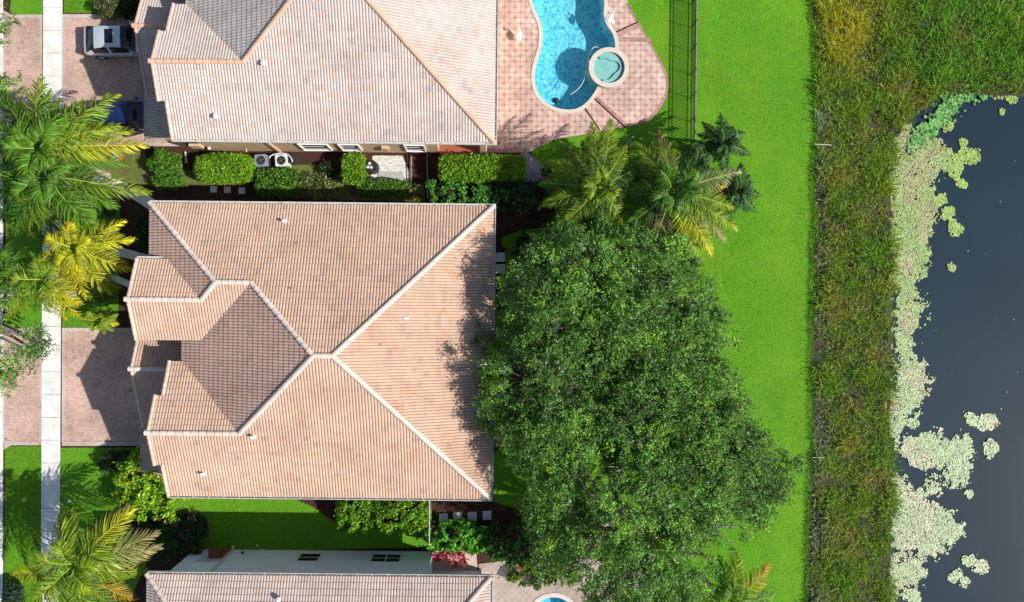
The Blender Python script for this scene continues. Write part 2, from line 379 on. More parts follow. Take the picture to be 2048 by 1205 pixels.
def drive(y0, y1, lab):
    sheet('driveway', [(131,y0+9),(372,y0+9),(372,y1-9),(130,y1-9)], 0.024, M_PAVE, 'red brick paver driveway of '+lab)
    b = MB()
    for q in ([(124.5,y0),(372,y0),(372,y0+8.6),(124.5,y0+8.6)], [(124,y1-8.6),(372,y1-8.6),(372,y1),(124,y1)], [(124.3,y0+8.8),(130.6,y0+8.8),(130,y1-8.8),(123.6,y1-8.8)]):
        b.prism(PP(q), -0.2, 0.03)
    tag(b.build('driveway_border', M_PAVE2), 'pale paver border round the driveway of '+lab, 'paver border', kind='structure')
    sheet('driveway_apron', [(10,y0+13),(24,y0+9),(79,y0+9),(79,y1-9),(24,y1-9),(10,y1-13)], 0.02, M_PAVE, 'brick paver apron across the verge in front of '+lab)
    b = MB()
    for q in ([(24,y0+1),(84.5,y0+1),(84.5,y0+8.6),(24,y0+8.6)], [(24,y1-8.6),(83.5,y1-8.6),(83.5,y1-1),(24,y1-1)], [(79.4,y0+8.8),(84.6,y0+8.8),(83.6,y1-8.8),(78.6,y1-8.8)], [(6.4,y0+2),(9.7,y0+13),(9.7,y1-13),(6.4,y1-2)], [(6.6,y0-8),(23.6,y0+1),(23.6,y0+8.6),(9.9,y0+12)], [(9.9,y1-12),(23.6,y1-8.6),(23.6,y1-1),(6.6,y1+8)]):
        b.prism(PP(q), -0.2, 0.028)
    tag(b.build('driveway_border', M_PAVE2), 'pale paver border round the apron of '+lab, 'paver border', kind='structure')
drive(656, 892, 'the middle house'); drive(29, 293, 'the north house')
# walkways in front of the middle house
def path(pts, w, z, mat, label, name='path'):
    c = smooth_poly(pts, 2, False); c = [np.array(P(*q)) for q in c]; L = []; Rr = []
    for i, q in enumerate(c):
        t = c[min(i+1, len(c)-1)]-c[max(i-1, 0)]; t = t/np.linalg.norm(t); nn = np.array([-t[1], t[0]])*w/2
        L.append(tuple(q+nn)); Rr.append(tuple(q-nn))
    mb = MB(); mb.prism(L+Rr[::-1], z-0.2, z); return tag(mb.build(name, mat), label, name, kind='structure')
path([(120,340),(185,358),(240,374),(290,398),(340,440)], 0.72, 0.04, M_CONC, 'curved pale concrete walk at the corner of the middle house')
path([(215,498),(255,508),(300,520),(380,530)], 0.55, 0.04, M_CONC, 'short pale concrete walk ending beside the yellow palm')
path([(205,552),(228,556),(252,566),(300,590)], 0.4, 0.04, M_CONC, 'narrow pale walk near the front door')
sheet('path', [(1052,303),(1072,318),(1098,345),(1108,365),(1040,378),(1040,310)], 0.03, plain('gravel', (0.3, 0.28, 0.32), 0.95, 0.1, 0, 0.6, 14, 1.0), 'grey gravel wedge beside the long clipped hedge')
sheet('path', [(745,312),(805,312),(818,345),(818,362),(742,362)], 0.03, plain('white_rubble', (0.62, 0.6, 0.56), 0.95, 0.1, 0, 0.6, 9, 1.0), 'white rubble and paving scraps beside the north house')
for q, lb in (([(757,343),(806,346),(810,358),(757,360)], 'pale slab beside the dark heater'),):
    sheet('paving_slab', q, 0.09, M_CONCG, lb)

# pool decks
def deck_mat(name, per, cA, cB, cD, rot, off=(0, 0), grout=(0.22, 0.12, 0.11), dsize=0.17):
    m, nt, out = new_mat(name); g = coords(nt)
    mp = N(nt, 'ShaderNodeMapping'); mp.inputs['Rotation'].default_value = (0, 0, rot); mp.inputs['Location'].default_value = (off[0], off[1], 0)
    mp.inputs['Scale'].default_value = (1/per, 1/per, 1); nt.links.new(g, mp.inputs[0])
    s = N(nt, 'ShaderNodeSeparateXYZ'); nt.links.new(mp.outputs[0], s.inputs[0])
    fu = math_n(nt, 'FRACT', math_n(nt, 'ADD', s.outputs[0], 100)); fv = math_n(nt, 'FRACT', math_n(nt, 'ADD', s.outputs[1], 100))
    au = math_n(nt, 'ABSOLUTE', math_n(nt, 'SUBTRACT', fu, 0.5)); av = math_n(nt, 'ABSOLUTE', math_n(nt, 'SUBTRACT', fv, 0.5))
    d = math_n(nt, 'ADD', au, av); dd = math_n(nt, 'MINIMUM', d, math_n(nt, 'SUBTRACT', 1.0, d))
    dia = math_n(nt, 'LESS_THAN', dd, dsize)
    eu = math_n(nt, 'MINIMUM', au, math_n(nt, 'SUBTRACT', 0.5, au)); ev = math_n(nt, 'MINIMUM', av, math_n(nt, 'SUBTRACT', 0.5, av))
    line = math_n(nt, 'LESS_THAN', math_n(nt, 'MINIMUM', eu, ev), 0.012)
    line = math_n(nt, 'MULTIPLY', line, math_n(nt, 'SUBTRACT', 1.0, dia))
    edge = math_n(nt, 'LESS_THAN', math_n(nt, 'ABSOLUTE', math_n(nt, 'SUBTRACT', dd, dsize)), 0.014)
    gr = math_n(nt, 'MAXIMUM', line, edge)
    w = N(nt, 'ShaderNodeTexWhiteNoise'); fl = N(nt, 'ShaderNodeVectorMath', operation='FLOOR')
    sc = N(nt, 'ShaderNodeVectorMath', operation='SCALE'); sc.inputs['Scale'].default_value = 2.0
    nt.links.new(mp.outputs[0], sc.inputs[0]); nt.links.new(sc.outputs[0], fl.inputs[0]); nt.links.new(fl.outputs[0], w.inputs[0])
    body = mixc(nt, w.outputs[0], cA, cB)
    n1 = noise(nt, g, 0.5, 5); n2 = noise(nt, g, 30, 3)
    c = mixc(nt, dia, body, cD); c = mixc(nt, gr, c, grout)
    c = mixc(nt, 1.0, c, ramp(nt, n1, [(0.32, 0.78), (0.68, 1.12)]), 'MULTIPLY'); c = mixc(nt, 1.0, c, ramp(nt, n2, [(0.3, 0.9), (0.7, 1.07)]), 'MULTIPLY')
    princ(nt, out, c, 0.8, 0.2, 0, gr, -0.3, 0.008); return m
M_DECK = deck_mat('octagon_pavers', 0.68, (0.56, 0.36, 0.31), (0.66, 0.5, 0.41), (0.44, 0.27, 0.22), 0.0)
M_DECK2 = deck_mat('star_pavers', 0.62, (0.45, 0.36, 0.31), (0.4, 0.31, 0.27), (0.5, 0.42, 0.36), math.radians(45), (0.1, 0.2), (0.16, 0.13, 0.12), 0.1)
DK = [(968,-110),(1255,-110)] + smooth_poly([(1252,-70),(1252,0),(1262,20),(1278,48),(1296,78),(1322,122),(1336,155),(1337,182),(1326,212),(1304,238),(1282,251),(1245,254)], 2, False) + smooth_poly([(1240,256),(1200,264),(1155,272),(1112,278),(1078,294),(1057,306)], 1, False) + [(966,306)]
def ring_sheet(name, outer, holes_, z, mat, label, thick=0.3, cat=None):
    """flat sheet with holes, cut by triangulation"""
    from mathutils.geometry import delaunay_2d_cdt
    vs = []; ed = []
    for lp in [outer]+holes_:
        n0 = len(vs); vs += [Vector(p) for p in lp]; ed += [(n0+i, n0+(i+1) % len(lp)) for i in range(len(lp))]
    r = delaunay_2d_cdt(vs, ed, [], 0, 1e-6)
    v2 = r[0]; f2 = r[2]; keep = []
    for f in f2:
        cx = sum(v2[i][0] for i in f)/len(f); cy = sum(v2[i][1] for i in f)/len(f)
        if not inpoly(np.array([cx]), np.array([cy]), outer)[0]: continue
        if any(inpoly(np.array([cx]), np.array([cy]), h)[0] for h in holes_): continue
        keep.append(tuple(f))
    mb = MB(); mb.add([(p[0], p[1], z) for p in v2], np.array(keep))
    for lp, sgn in [(outer, 1)]+[(h, -1) for h in holes_]:
        n = len(lp); vv = [(x, y, z) for x, y in lp]+[(x, y, z-thick) for x, y in lp]
        mb.add(vv, [(i, (i+1) % n, n+(i+1) % n, n+i) for i in range(n)])
    return tag(mb.build(name, mat), label, cat or name.replace('_', ' '), kind='structure')
dkw = PP(DK); spa_out = [(spa_c[0]+40/PXM*math.cos(a), spa_c[1]+40/PXM*math.sin(a)) for a in np.linspace(0, 2*math.pi, 48, endpoint=False)]
ring_sheet('pool_deck', dkw, [pool_w], 0.05, M_DECK, 'pink octagon paver pool deck behind the north house')
# brick edging band, and brick bands across the deck
rim = smooth_poly([(1252,0),(1262,20),(1278,48),(1296,78),(1322,122),(1336,155),(1337,182),(1326,212),(1304,238),(1282,251),(1245,254)], 2, False)
pin = [tuple(q) for q in PP([(a-5.2*(1 if i < 30 else .8), b-(4.5 if b > 200 else 0)) for i, (a, b) in enumerate(rim)])]
bb = MB(); pw = PP(rim); 
for i in range(len(pw)-1): bb.prism([pw[i], pw[i+1], pin[i+1], pin[i]], 0.03, 0.056)
for q in ([(1239,75),(1299,76),(1303,85),(1238,84)], [(1232,68),(1279,47),(1283,54),(1236,75)], [(1188,199),(1194,193),(1258,252),(1252,254)]): bb.prism(PP(q), 0.03, 0.057)
bb.prism(PP([(966,299),(1062,299),(1057,306),(966,306)]), 0.03, 0.057)
tag(bb.build('deck_border', M_PAVER), 'red brick bands edging and crossing the pool deck', 'paver border', kind='structure')
M_DRAIN = plain('dark_drain', (0.05, 0.018, 0.016), 0.8, 0.2)
for (a, b2, lb) in (((1166,212),(1200,262),'dark slot drain south of the pool'), ((1185,195),(1251,256),'long dark slot drain below the spa'), ((1228,67),(1276,45),'dark slot drain northeast of the pool')):
    mb = MB(); mb.obox(P(*a), P(*b2), 0.085, 0.03, 0.066); tag(mb.build('slot_drain', M_DRAIN), lb, 'drain', kind='structure')
S_DECK = [(957,1128),(1040,1118),(1200,1118),(1320,1160),(1320,1300),(957,1300)]
ring_sheet('pool_deck', PP(S_DECK), [pools_w], 0.05, M_DECK2, 'greyish star pattern paver deck of the south pool')

# pools
def pool_basin_mat(name, c1, c2):
    m, nt, out = new_mat(name); g = coords(nt); n1 = noise(nt, g, 1.0, 4); n2 = noise(nt, g, 25, 3)
    c = mixc(nt, ramp(nt, n1, [(0.35, 0.0), (0.65, 1.0)]), c1, c2); princ(nt, out, c, 0.8, 0.2, 0, n2, 0.1, 0.01); return m
M_BASIN = pool_basin_mat('pool_plaster', (0.16, 0.6, 0.74), (0.2, 0.68, 0.8))
M_BASIN2 = pool_basin_mat('spa_plaster', (0.22, 0.46, 0.44), (0.3, 0.54, 0.5))
def pool_water_mat(name, lo, hi, scale, ripple=0.5):
    m, nt, out = new_mat(name); g = coords(nt)
    dn = N(nt, 'ShaderNodeTexNoise'); dn.inputs['Scale'].default_value = scale*0.5; dn.inputs['Detail'].default_value = 3; nt.links.new(g, dn.inputs['Vector'])
    ad = N(nt, 'ShaderNodeVectorMath', operation='MULTIPLY_ADD'); nt.links.new(dn.outputs['Color'], ad.inputs[0]); ad.inputs[1].default_value = (0.55, 0.55, 0.0); nt.links.new(g, ad.inputs[2])
    v = N(nt, 'ShaderNodeTexVoronoi'); v.feature = 'SMOOTH_F1'; v.inputs['Scale'].default_value = scale; v.inputs['Smoothness'].default_value = 0.4; nt.links.new(ad.outputs[0], v.inputs['Vector'])
    nz = noise(nt, ad.outputs[0], scale*1.3, 4, 0.6)
    f = math_n(nt, 'ADD', math_n(nt, 'MULTIPLY', v.outputs['Distance'], 0.8), math_n(nt, 'MULTIPLY', nz, 0.55))
    col = ramp(nt, f, [(0.4, lo), (0.55, tuple(0.55*a_+0.45*b_ for a_, b_ in zip(lo, hi))), (0.78, hi)])  # caustic light pattern put into the water's see-through tint
    t = N(nt, 'ShaderNodeBsdfTransparent'); nt.links.new(col, t.inputs[0])
    gl = N(nt, 'ShaderNodeBsdfGlossy'); gl.inputs['Roughness'].default_value = 0.04
    b = N(nt, 'ShaderNodeBump'); b.inputs['Strength'].default_value = ripple; b.inputs['Distance'].default_value = 0.05; nt.links.new(f, b.inputs['Height']); nt.links.new(b.outputs[0], gl.inputs['Normal'])
    fr = N(nt, 'ShaderNodeLayerWeight'); nt.links.new(b.outputs[0], fr.inputs['Normal'])
    fz = math_n(nt, 'ADD', math_n(nt, 'MULTIPLY', math_n(nt, 'POWER', fr.outputs['Facing'], 5.0), 0.9), 0.025)
    mx = N(nt, 'ShaderNodeMixShader'); nt.links.new(fz, mx.inputs[0]); nt.links.new(t.outputs[0], mx.inputs[1]); nt.links.new(gl.outputs[0], mx.inputs[2])
    nt.links.new(mx.outputs[0], out.inputs[0]); return m
M_PWATER = pool_water_mat('pool_water', (0.28, 0.6, 0.7), (1.0, 1.0, 1.0), 4.6)
M_SWATER = pool_water_mat('spa_water', (0.86, 0.94, 0.94), (0.92, 0.98, 0.98), 3.0, 0.05)
M_COPING = plain('coping_stone', (0.62, 0.52, 0.44), 0.8, 0.2, 0, 0.1, 3, 0.2)
M_COPING2 = plain('pale_coping_stone', (0.6, 0.52, 0.48), 0.8, 0.2, 0, 0.1, 3, 0.2)
def wall_loop(mb, lp, z0, z1):
    n = len(lp); v = [(x, y, z0) for x, y in lp]+[(x, y, z1) for x, y in lp]; mb.add(v, [(i, (i+1) % n, n+(i+1) % n, n+i) for i in range(n)])
def annulus(mb, inner, outer, z0, z1):
    n = len(inner)
    v = [(x, y, z1) for x, y in inner]+[(x, y, z1) for x, y in outer]+[(x, y, z0) for x, y in inner]+[(x, y, z0) for x, y in outer]
    f = []
    for i in range(n):
        j = (i+1) % n; f += [(i, j, n+j, n+i), (2*n+i, 2*n+j, j, i), (n+i, n+j, 3*n+j, 3*n+i)]
    mb.add(v, f)
pool = thing('swimming_pool', 'large free-form swimming pool with bright blue water beside a round spa', 'pool', (*P(1145,70), 0))
def rel(root): 
    l = np.array(root.location); return lambda V: V-l
inner = offset_poly(pool_w, -0.2)
b = MB(); b.add([(x, y, -1.35) for x, y in inner], [tuple(range(len(inner)))]); wall_loop(b, inner, -1.36, 0.02); b.build('basin', M_BASIN, pool, xf=rel(pool))
b = MB(); annulus(b, offset_poly(pool_w, -0.21), offset_poly(pool_w, 0.02), -0.04, 0.085); b.build('coping', M_COPING, pool, xf=rel(pool))
b = MB(); b.add([(x, y, -0.1) for x, y in inner], [tuple(range(len(inner)))]); b.build('water', M_PWATER, pool, xf=rel(pool))
def arc(pts, z): return [P3(a, c_, z) for a, c_ in smooth_poly(pts, 3, False)]
b = MB(); b.tube(arc([(1201,99),(1195,94),(1188,94),(1180,103),(1176,118),(1172,135),(1170,155),(1164,170),(1155,180),(1145,187),(1137,191)], -0.06), 0.018, 5); b.tube(arc([(1085,145),(1087,160),(1095,175),(1108,188)], -0.06), 0.012, 5)
tag(b.build('pool_hose', M_WHITE), 'white cleaner hose curling through the large pool', 'hose')
cl = thing('pool_cleaner', 'small dark pool cleaner at the end of the hose', 'pool cleaner', (*P(1116,189), -1.33))
b = MB(); b.lathe([(0.0,0.16),(0.1,0.15),(0.17,0.1),(0.19,0.0)], 0, 0, 10); b.build('shell', M_DARK, cl)
b = MB(); b.box(-0.2,0.2,-0.05,0.05,0.0,0.06); b.build('skirt', M_BLACK, cl)
def deck_cap(px, py, lb):
    mb = MB(); x, y_ = P(px, py); mb.lathe([(0.0,0.03),(0.08,0.03),(0.11,0.0)], x, y_, 14, z=0.05); tag(mb.build('skimmer_lid', M_WHITE), lb, 'skimmer lid')
deck_cap(1064, 44, 'small white round lid on the deck left of the pool'); deck_cap(1226, 45, 'small white round lid below the eastern heron statue')
spa = thing('spa', 'round raised spa with pale coping and greenish water', 'spa', (spa_c[0], spa_c[1], 0))
b = MB(); an = np.linspace(0, 2*math.pi, 48, endpoint=False)
cin = [(0.97*math.cos(a), 0.97*math.sin(a)) for a in an]; cout = [(1.25*math.cos(a), 1.25*math.sin(a)) for a in an]
annulus(b, cin, cout, 0.30, 0.36); b.build('coping', M_COPING, spa)
b = MB(); o2 = [(1.2*math.cos(a), 1.2*math.sin(a)) for a in an]; wall_loop(b, o2, -1.4, 0.31); b.build('outer_wall', M_BASIN2, spa)
b = MB(); wall_loop(b, [(0.99*math.cos(a), 0.99*math.sin(a)) for a in an], 0.06, 0.31)
b.add([(1.02*math.cos(a), 1.02*math.sin(a), 0.095) for a in an], [tuple(range(48))]); b.build('basin', M_BASIN2, spa)
b = MB()
def wob(a): return 0.62+0.12*math.sin(3*a+0.8)
wa = np.linspace(R(-115), R(130), 26)
b.prism([(0.985*math.cos(a), 0.985*math.sin(a)) for a in wa]+[(wob(a)*math.cos(a), wob(a)*math.sin(a)) for a in wa[::-1]], 0.08, 0.2); b.build('bench', M_BASIN2, spa)
b = MB(); b.add([(0.98*math.cos(a), 0.98*math.sin(a), 0.27) for a in an], [tuple(range(48))]); b.build('water', M_SWATER, spa)
b = MB(); b.obox((-1.24, 0.36), (-0.9, 0.1), 0.1, 0.33, 0.363); b.build('spillway', M_STONE, spa)
pool2 = thing('swimming_pool', 'round-ended turquoise pool cut by the south edge of the photo', 'pool', (*P(1107,1236), 0))
inn2 = offset_poly(pools_w, -0.24)
b = MB(); b.add([(x, y, -1.2) for x, y in inn2], [tuple(range(len(inn2)))]); wall_loop(b, inn2, -1.21, 0.02); b.build('basin', M_BASIN, pool2, xf=rel(pool2))
b = MB(); annulus(b, offset_poly(pools_w, -0.25), offset_poly(pools_w, 0.02), -0.04, 0.085); b.build('coping', M_COPING2, pool2, xf=rel(pool2))
b = MB(); b.add([(x, y, -0.1) for x, y in inn2], [tuple(range(len(inn2)))]); b.build('water', M_PWATER, pool2, xf=rel(pool2))

# lake
m, nt, out = new_mat('lake_water'); g = coords(nt)
n1 = noise(nt, g, 0.05, 3); n2 = noise(nt, g, 9, 4, 0.6)
c = ramp(nt, n1, [(0.3, (0.009, 0.02, 0.031)), (0.7, (0.016, 0.035, 0.047))])
princ(nt, out, c, 0.07, 0.5, 0, n2, 0.1, 0.02); M_LAKE = m
sheet('water', [(1700,150),(9000,150),(9000,9000),(1700,9000)], -0.58, M_LAKE, 'dark blue-grey lake water', 'lake', thick=0.02)
sheet('path', [(863,1102),(952,1102),(956,1150),(863,1150)], 0.02, plain('pink_gravel', (0.6, 0.45, 0.4), 0.95, 0.1, 0, 0.4, 12, 1.0), 'pinkish gravel pocket behind the red ti plants')
# ------------------------------------------------------------------ houses
EZ = 163.9; SL = 0.4167; HCX, HCY = -290.0, 88.0
TP, TR = 5.1, 9.75      # tile barrel pitch and course, in photo pixels (1/32 m)
def hx(V):
    V = np.array(V, float); V = V.copy(); V[:, 0] = (V[:, 0]-HCX)/PXM; V[:, 1] = -(V[:, 1]-HCY)/PXM; V[:, 2] /= PXM; return V
def zplane(d, e, z0=EZ):
    if d == 'N': return lambda x, y: z0+SL*(y-e)
    if d == 'S': return lambda x, y: z0+SL*(e-y)
    if d == 'E': return lambda x, y: z0+SL*(e-x)
    return lambda x, y: z0+SL*(x-e)
PROF = [(0.0, -0.5), (0.09, 0.9), (0.28, 1.55), (0.52, 1.75), (0.76, 1.45), (0.91, 0.8)]
def tile_plane(mb, poly, d, e, base, z0=EZ, seed=0, spread=0.045):
    base = np.array(base); V = []; F = []; C = []
    ax = 0 if d in 'NS' else 1; sg = {'N': 1, 'W': 1, 'S': -1, 'E': -1}[d]
    pu = [p[ax] for p in poly]; pv = [sg*(p[1-ax]-e) for p in poly]; n = len(poly)
    us = []; k0 = int(math.floor(min(pu)/TP))-1
    for k in range(k0, int(max(pu)/TP)+2):
        for fr, hh in PROF: us.append((k*TP+fr*TP, hh, k))
    r = np.random.default_rng(seed); tone = {}
    jit = r.random(400)*0.35
    for i in range(len(us)-1):
        ua, ha, k = us[i]; ub, hb, _ = us[i+1]; ub0 = ub
        if ub <= min(pu) or ua >= max(pu): continue
        ua = max(ua, min(pu)); ub = min(ub, max(pu)); um = (ua+ub)/2; cr = []
        for j in range(n):
            a, b = j, (j+1) % n
            if (pu[a] > um) != (pu[b] > um):
                s = (pv[b]-pv[a])/(pu[b]-pu[a]); cr.append((pv[a]+s*(um-pu[a]), pv[a]+s*(ua-pu[a]), pv[a]+s*(ub-pu[a])))
        cr.sort()
        for q in range(0, len(cr)-1, 2):
            la, lb = cr[q][1:]; ta, tb = cr[q+1][1:]
            for row in range(int(math.floor(min(la, lb)/TR)), int(max(ta, tb)/TR)+1):
                v0, v1 = row*TR, (row+1)*TR
                a0, a1 = min(max(v0, la), ta), min(max(v1, la), ta); b0, b1 = min(max(v0, lb), tb), min(max(v1, lb), tb)
                if a1-a0 < 1e-6 and b1-b0 < 1e-6: continue
                key = ((k+ (row % 2)) // 2, row)
                if key not in tone:
                    t = 1+spread*(r.random()*2-1); w = r.random()
                    cc = base*t
                    if w > 0.93: cc = cc*np.array([1.0, 0.91, 0.84])
                    elif w < 0.06: cc = cc*np.array([0.88, 0.88, 0.9])
                    tone[key] = np.clip(cc, 0, 1)
                cc = tone[key]; lj = jit[(k*7+row*13) % 400]
                def zz(v, h): return z0+SL*v+h+(0.75+lj)*(1-(v-v0)/TR)
                m0 = len(V)
                for (u, v, h) in ((ua, a0, ha), (ub, b0, hb), (ub, b1, hb), (ua, a1, ha)):
                    p = [0, 0, zz(v, h)]; p[ax] = u; p[1-ax] = e+sg*v; V.append(p); C.append(cc)
                F.append((m0, m0+1, m0+2, m0+3))
                if a0 <= v0+1e-6 or b0 <= v0+1e-6 or a0 == la:
                    for (u, v, h) in ((ua, a0, ha), (ub, b0, hb)):
                        p = [0, 0, zz(v, h)-2.4]; p[ax] = u; p[1-ax] = e+sg*v; V.append(p); C.append(cc*0.8)
                    F.append((m0, m0+1, m0+5, m0+4))
    mb.add(V, F, np.array(C))
def cap_line(mb, p0, p1, base, seed=0, rad=4.1, seg=13.0, smoothed=False):
    """row of barrel cap tiles from p0 (low) to p1 (high)"""
    p0 = np.array(p0, float); p1 = np.array(p1, float); L = np.linalg.norm(p1-p0); n = max(1, int(round(L/seg))); t = (p1-p0)/L
    side = np.array([-t[1], t[0], 0]); side /= np.linalg.norm(side); up = np.cross(t, side); up = up if up[2] > 0 else -up
    r = np.random.default_rng(seed); an = np.linspace(-0.1, math.pi+0.1, 9)
    for i in range(n):
        a = p0+t*L*i/n; b = p0+t*L*(i+1)/n+t*1.0; c = np.clip(np.array(base)*(1+0.08*(r.random()*2-1)), 0, 1)
        k = 1.0 if not smoothed else 0.97
        ra, rb = rad*1.1, rad*(0.93 if not smoothed else 1.06); lift = 1.2+0.25*r.random()
        va = [a+side*ra*math.cos(q)+up*(ra*0.8*math.sin(q)+lift) for q in an]; vb = [b+side*rb*math.cos(q)+up*(rb*0.8*math.sin(q)+lift-0.5*(not smoothed)) for q in an]
        m = len(an); v = va+vb; f = [(j, j+1, m+j+1, m+j) for j in range(m-1)]
        ce = a+up*(lift-1.5); v.append(ce); f2 = [(j+1, j, 2*m) for j in range(m-1)]
        mb.add(v, f, c); mb.F.append(np.array(f2)+mb.n-len(v))
def gutter(mb, a, b, z, out):
    """a, b plan points along the eave, out = outward plan direction"""
    a = np.array(a, float); b = np.array(b, float); o = np.array(out, float); w = 4.0
    def sl(off0, off1, z0, z1):
        q = [a+o*off0, b+o*off0, b+o*off1, a+o*off1]
        mb.prism([tuple(x) for x in q], z0, z1)
    sl(w-0.9, w, z-4, z+1.2); sl(0.2, w-0.9, z-4, z-3.2); sl(-0.6, 0.2, z-4, z-0.4)
    L = np.linalg.norm(b-a); t = (b-a)/L
    for k in np.arange(18, L-5, 27):
        q0 = a+t*k; mb.prism([tuple(q0+o*0.2), tuple(q0+t*0.9+o*0.2), tuple(q0+t*0.9+o*(w-.9)), tuple(q0+o*(w-.9))], z+0.3, z+0.9)

def make_house(name_label, loc, tile, tileW, cap, wall, seed, windows_n=(), windows_s=(), vents=(), porch=False, niche=False, backset=False):
    hs = thing('house', name_label, 'house', loc, R(-0.58), 'tile roofed houses in a row')
    # --- walls
    mb = MB()
    out = [(1,-154)]+([(-500,-154),(-500,-136),(-545,-136),(-545,-154)] if niche else [])+[(-572,-154),(-572,-54.5),(-587,-54.5),(-587,54.5),(-513,54.5),(-513,124),(-545,124),(-545,329)]
    if porch: out += [(-91,329),(-91,300),(1,300)]
    else: out += [(1,329)]
    if backset: out = [(1,-117),(-97,-117),(-97,-154)]+out[1:]
    mb.prism(out, -8, EZ-2.5)
    mb.prism([(-627,84),(-546,84),(-546,312),(-627,312)], -8, 64)
    mb.prism([(-627.4,84),(-615,84),(-615,127),(-627.4,127)], 64.2, lambda x, y: 118-SL*(127.5-y)-5.5); mb.prism([(-627.4,127.5),(-615,127.5),(-615,232),(-627.4,232)], 64.2, lambda x, y: 118-SL*(y-127.5)-5.5)
    gz = lambda x, y: EZ+17+SL*(70.5-abs(y))-5.5
    mb.prism([(-587.3,-54.5),(-480,-54.5),(-480,0),(-587.3,0)], EZ-2.3, gz); mb.prism([(-587.3,0.2),(-500,0.2),(-500,54.5),(-587.3,54.5)], EZ-2.3, gz)
    iz = lambda x, y: EZ+SL*(120-abs(y-225))-5.5
    mb.prism([(-545.3,124),(-522,124),(-522,224.9),(-545.3,224.9)], EZ-2.3, iz); mb.prism([(-545.3,225),(-522,225),(-522,329),(-545.3,329)], EZ-2.3, iz)
    if niche: mb.prism([(-545.5,-154.2),(-499.5,-154.2),(-499.5,-136.2),(-545.5,-136.2)], 66, EZ-2.8)
    if porch: mb.prism([(-92,317),(2,317),(2,330),(-92,330)], 88, EZ-2.6)
    mb.build('wall', wall, hs, xf=hx)
    if niche:
        q = MB(); q.prism([(-545,-156),(-500,-156),(-500,-136.2),(-545,-136.2)], -2, 1.5); q.build('entry_floor', M_REDTILE, hs, xf=hx)
    if porch:
        q = MB(); q.prism([(-92,300.5),(1,300.5),(1,333),(-92,333)], -2, 3.5); q.build('porch_floor', M_REDTILE, hs, xf=hx)
        q = MB(); q.box(-9,2,318,329.5,3.5,88); q.box(-11,4,316,331.5,3.5,12); q.build('porch_column', wall, hs, xf=hx)
    # garage door on the low front wing
    q = MB(); q.box(-628.4,-627.2,140,268,-2,60)
    for k in range(4):
        for j in range(6): q.box(-629.2,-628.5,143+j*20.5,160+j*20.5,1+k*14.6,12+k*14.6)
    q.build('garage_door', M_WHITE, hs, xf=hx)
    q = MB(); q.box(-514.8,-513.2,90,116,-2,68); q.build('front_door', M_BARK, hs, xf=hx)
    # --- roof planes
    planes = [
     ([(-588,-170),(17,-170),(-240.5,87.5),(-271.5,87.5),(-389,-30),(-448,-30)], 'N', -170, EZ, tile, 'roof_slope'),
     ([(17,-170),(17,345),(-240.5,87.5)], 'E', 17, EZ, tile, 'roof_slope'),
     ([(17,345),(-552,345),(-552,285),(-565,285),(-565,225),(-409,225),(-271.5,87.5),(-240.5,87.5)], 'S', 345, EZ, tile, 'roof_slope'),
     ([(-552,108),(-526,108),(-409,225),(-565,225),(-565,165),(-552,165)], 'N', 105, EZ, tile, 'roof_slope'),
     ([(-271.5,87.5),(-388,-30),(-470,52),(-529,52),(-529,105),(-409,225)], 'W', -529, EZ, tileW, 'roof_slope'),
     ([(-603,70.5),(-488,70.5),(-388,-30),(-448,-30),(-476.6,0),(-603,0)], 'S', 70.5, EZ+17, tile, 'roof_slope'),
     ([(-603,-70.5),(-547,-70.5),(-476.6,0),(-603,0)], 'N', -70.5, EZ+17, tile, 'roof_slope'),
     ([(-588,-170),(-448,-30),(-476.6,0),(-540,-64),(-588,-64)], 'W', -588, EZ, tileW, 'roof_slope'),
     ([(-643,54),(-516,54),(-516,127.5),(-643,127.5)], 'N', 54, 118-SL*73.5, tile, 'porch_roof'),
     ([(-643,127.5),(-547,127.5),(-547,241),(-643,241)], 'S', 241, 118-SL*113.5, tile, 'porch_roof'),
     ([(-643,241),(-547,241),(-547,326),(-643,326)], 'W', -643, 70, tileW, 'porch_roof'),
    ]
    ud = MB()
    for i, (poly, d, e, z0, col, nm) in enumerate(planes):
        q = MB(); tile_plane(q, poly, d, e, col, z0, seed*50+i); q.build(nm, M_TILE, hs, xf=hx)
        f = zplane(d, e, z0); ud.prism(poly, lambda x, y: f(x, y)-5.0, lambda x, y: f(x, y)-0.9)
    ud.build('roof_underlay', M_SOFFIT, hs, xf=hx)
    Z = lambda x, y, f: (x, y, f(x, y))
    zn, ze, zs = zplane('N', -170), zplane('E', 17), zplane('S', 345)
    zc = zplane('S', 70.5, EZ+17); 
    r1 = EZ+107.3
    NW, Ept, C_, A, B = (-588,-170,EZ+0.5), (-448,-30,EZ+58.5), (-388.5,-30,EZ+58.8), (-271.5,87.5,r1), (-240.5,87.5,r1)
    caps = [(NW, Ept, 0), (Ept, C_, 0), (C_, A, 0), (A, B, 1), ((17,-170,EZ+.5), B, 1), ((17,345,EZ+.5), B, 1), ((-409,225,EZ+50), A, 1), ((-568,225,EZ+50), (-409,225,EZ+50), 0),
            ((-476.6,0,EZ+46.4), Ept, 1), ((-606,0,EZ+46.4), (-476.6,0,EZ+46.4), 0), ((-646,127.5,118), (-550,127.5,118), 0)]
    for i, (a, b, sm) in enumerate(caps):
        q = MB(); cap_line(q, a, b, cap, seed*30+i, 4.1, 13.0 if not sm else 12.5, bool(sm)); q.build('ridge_cap', M_TILE, hs, xf=hx)
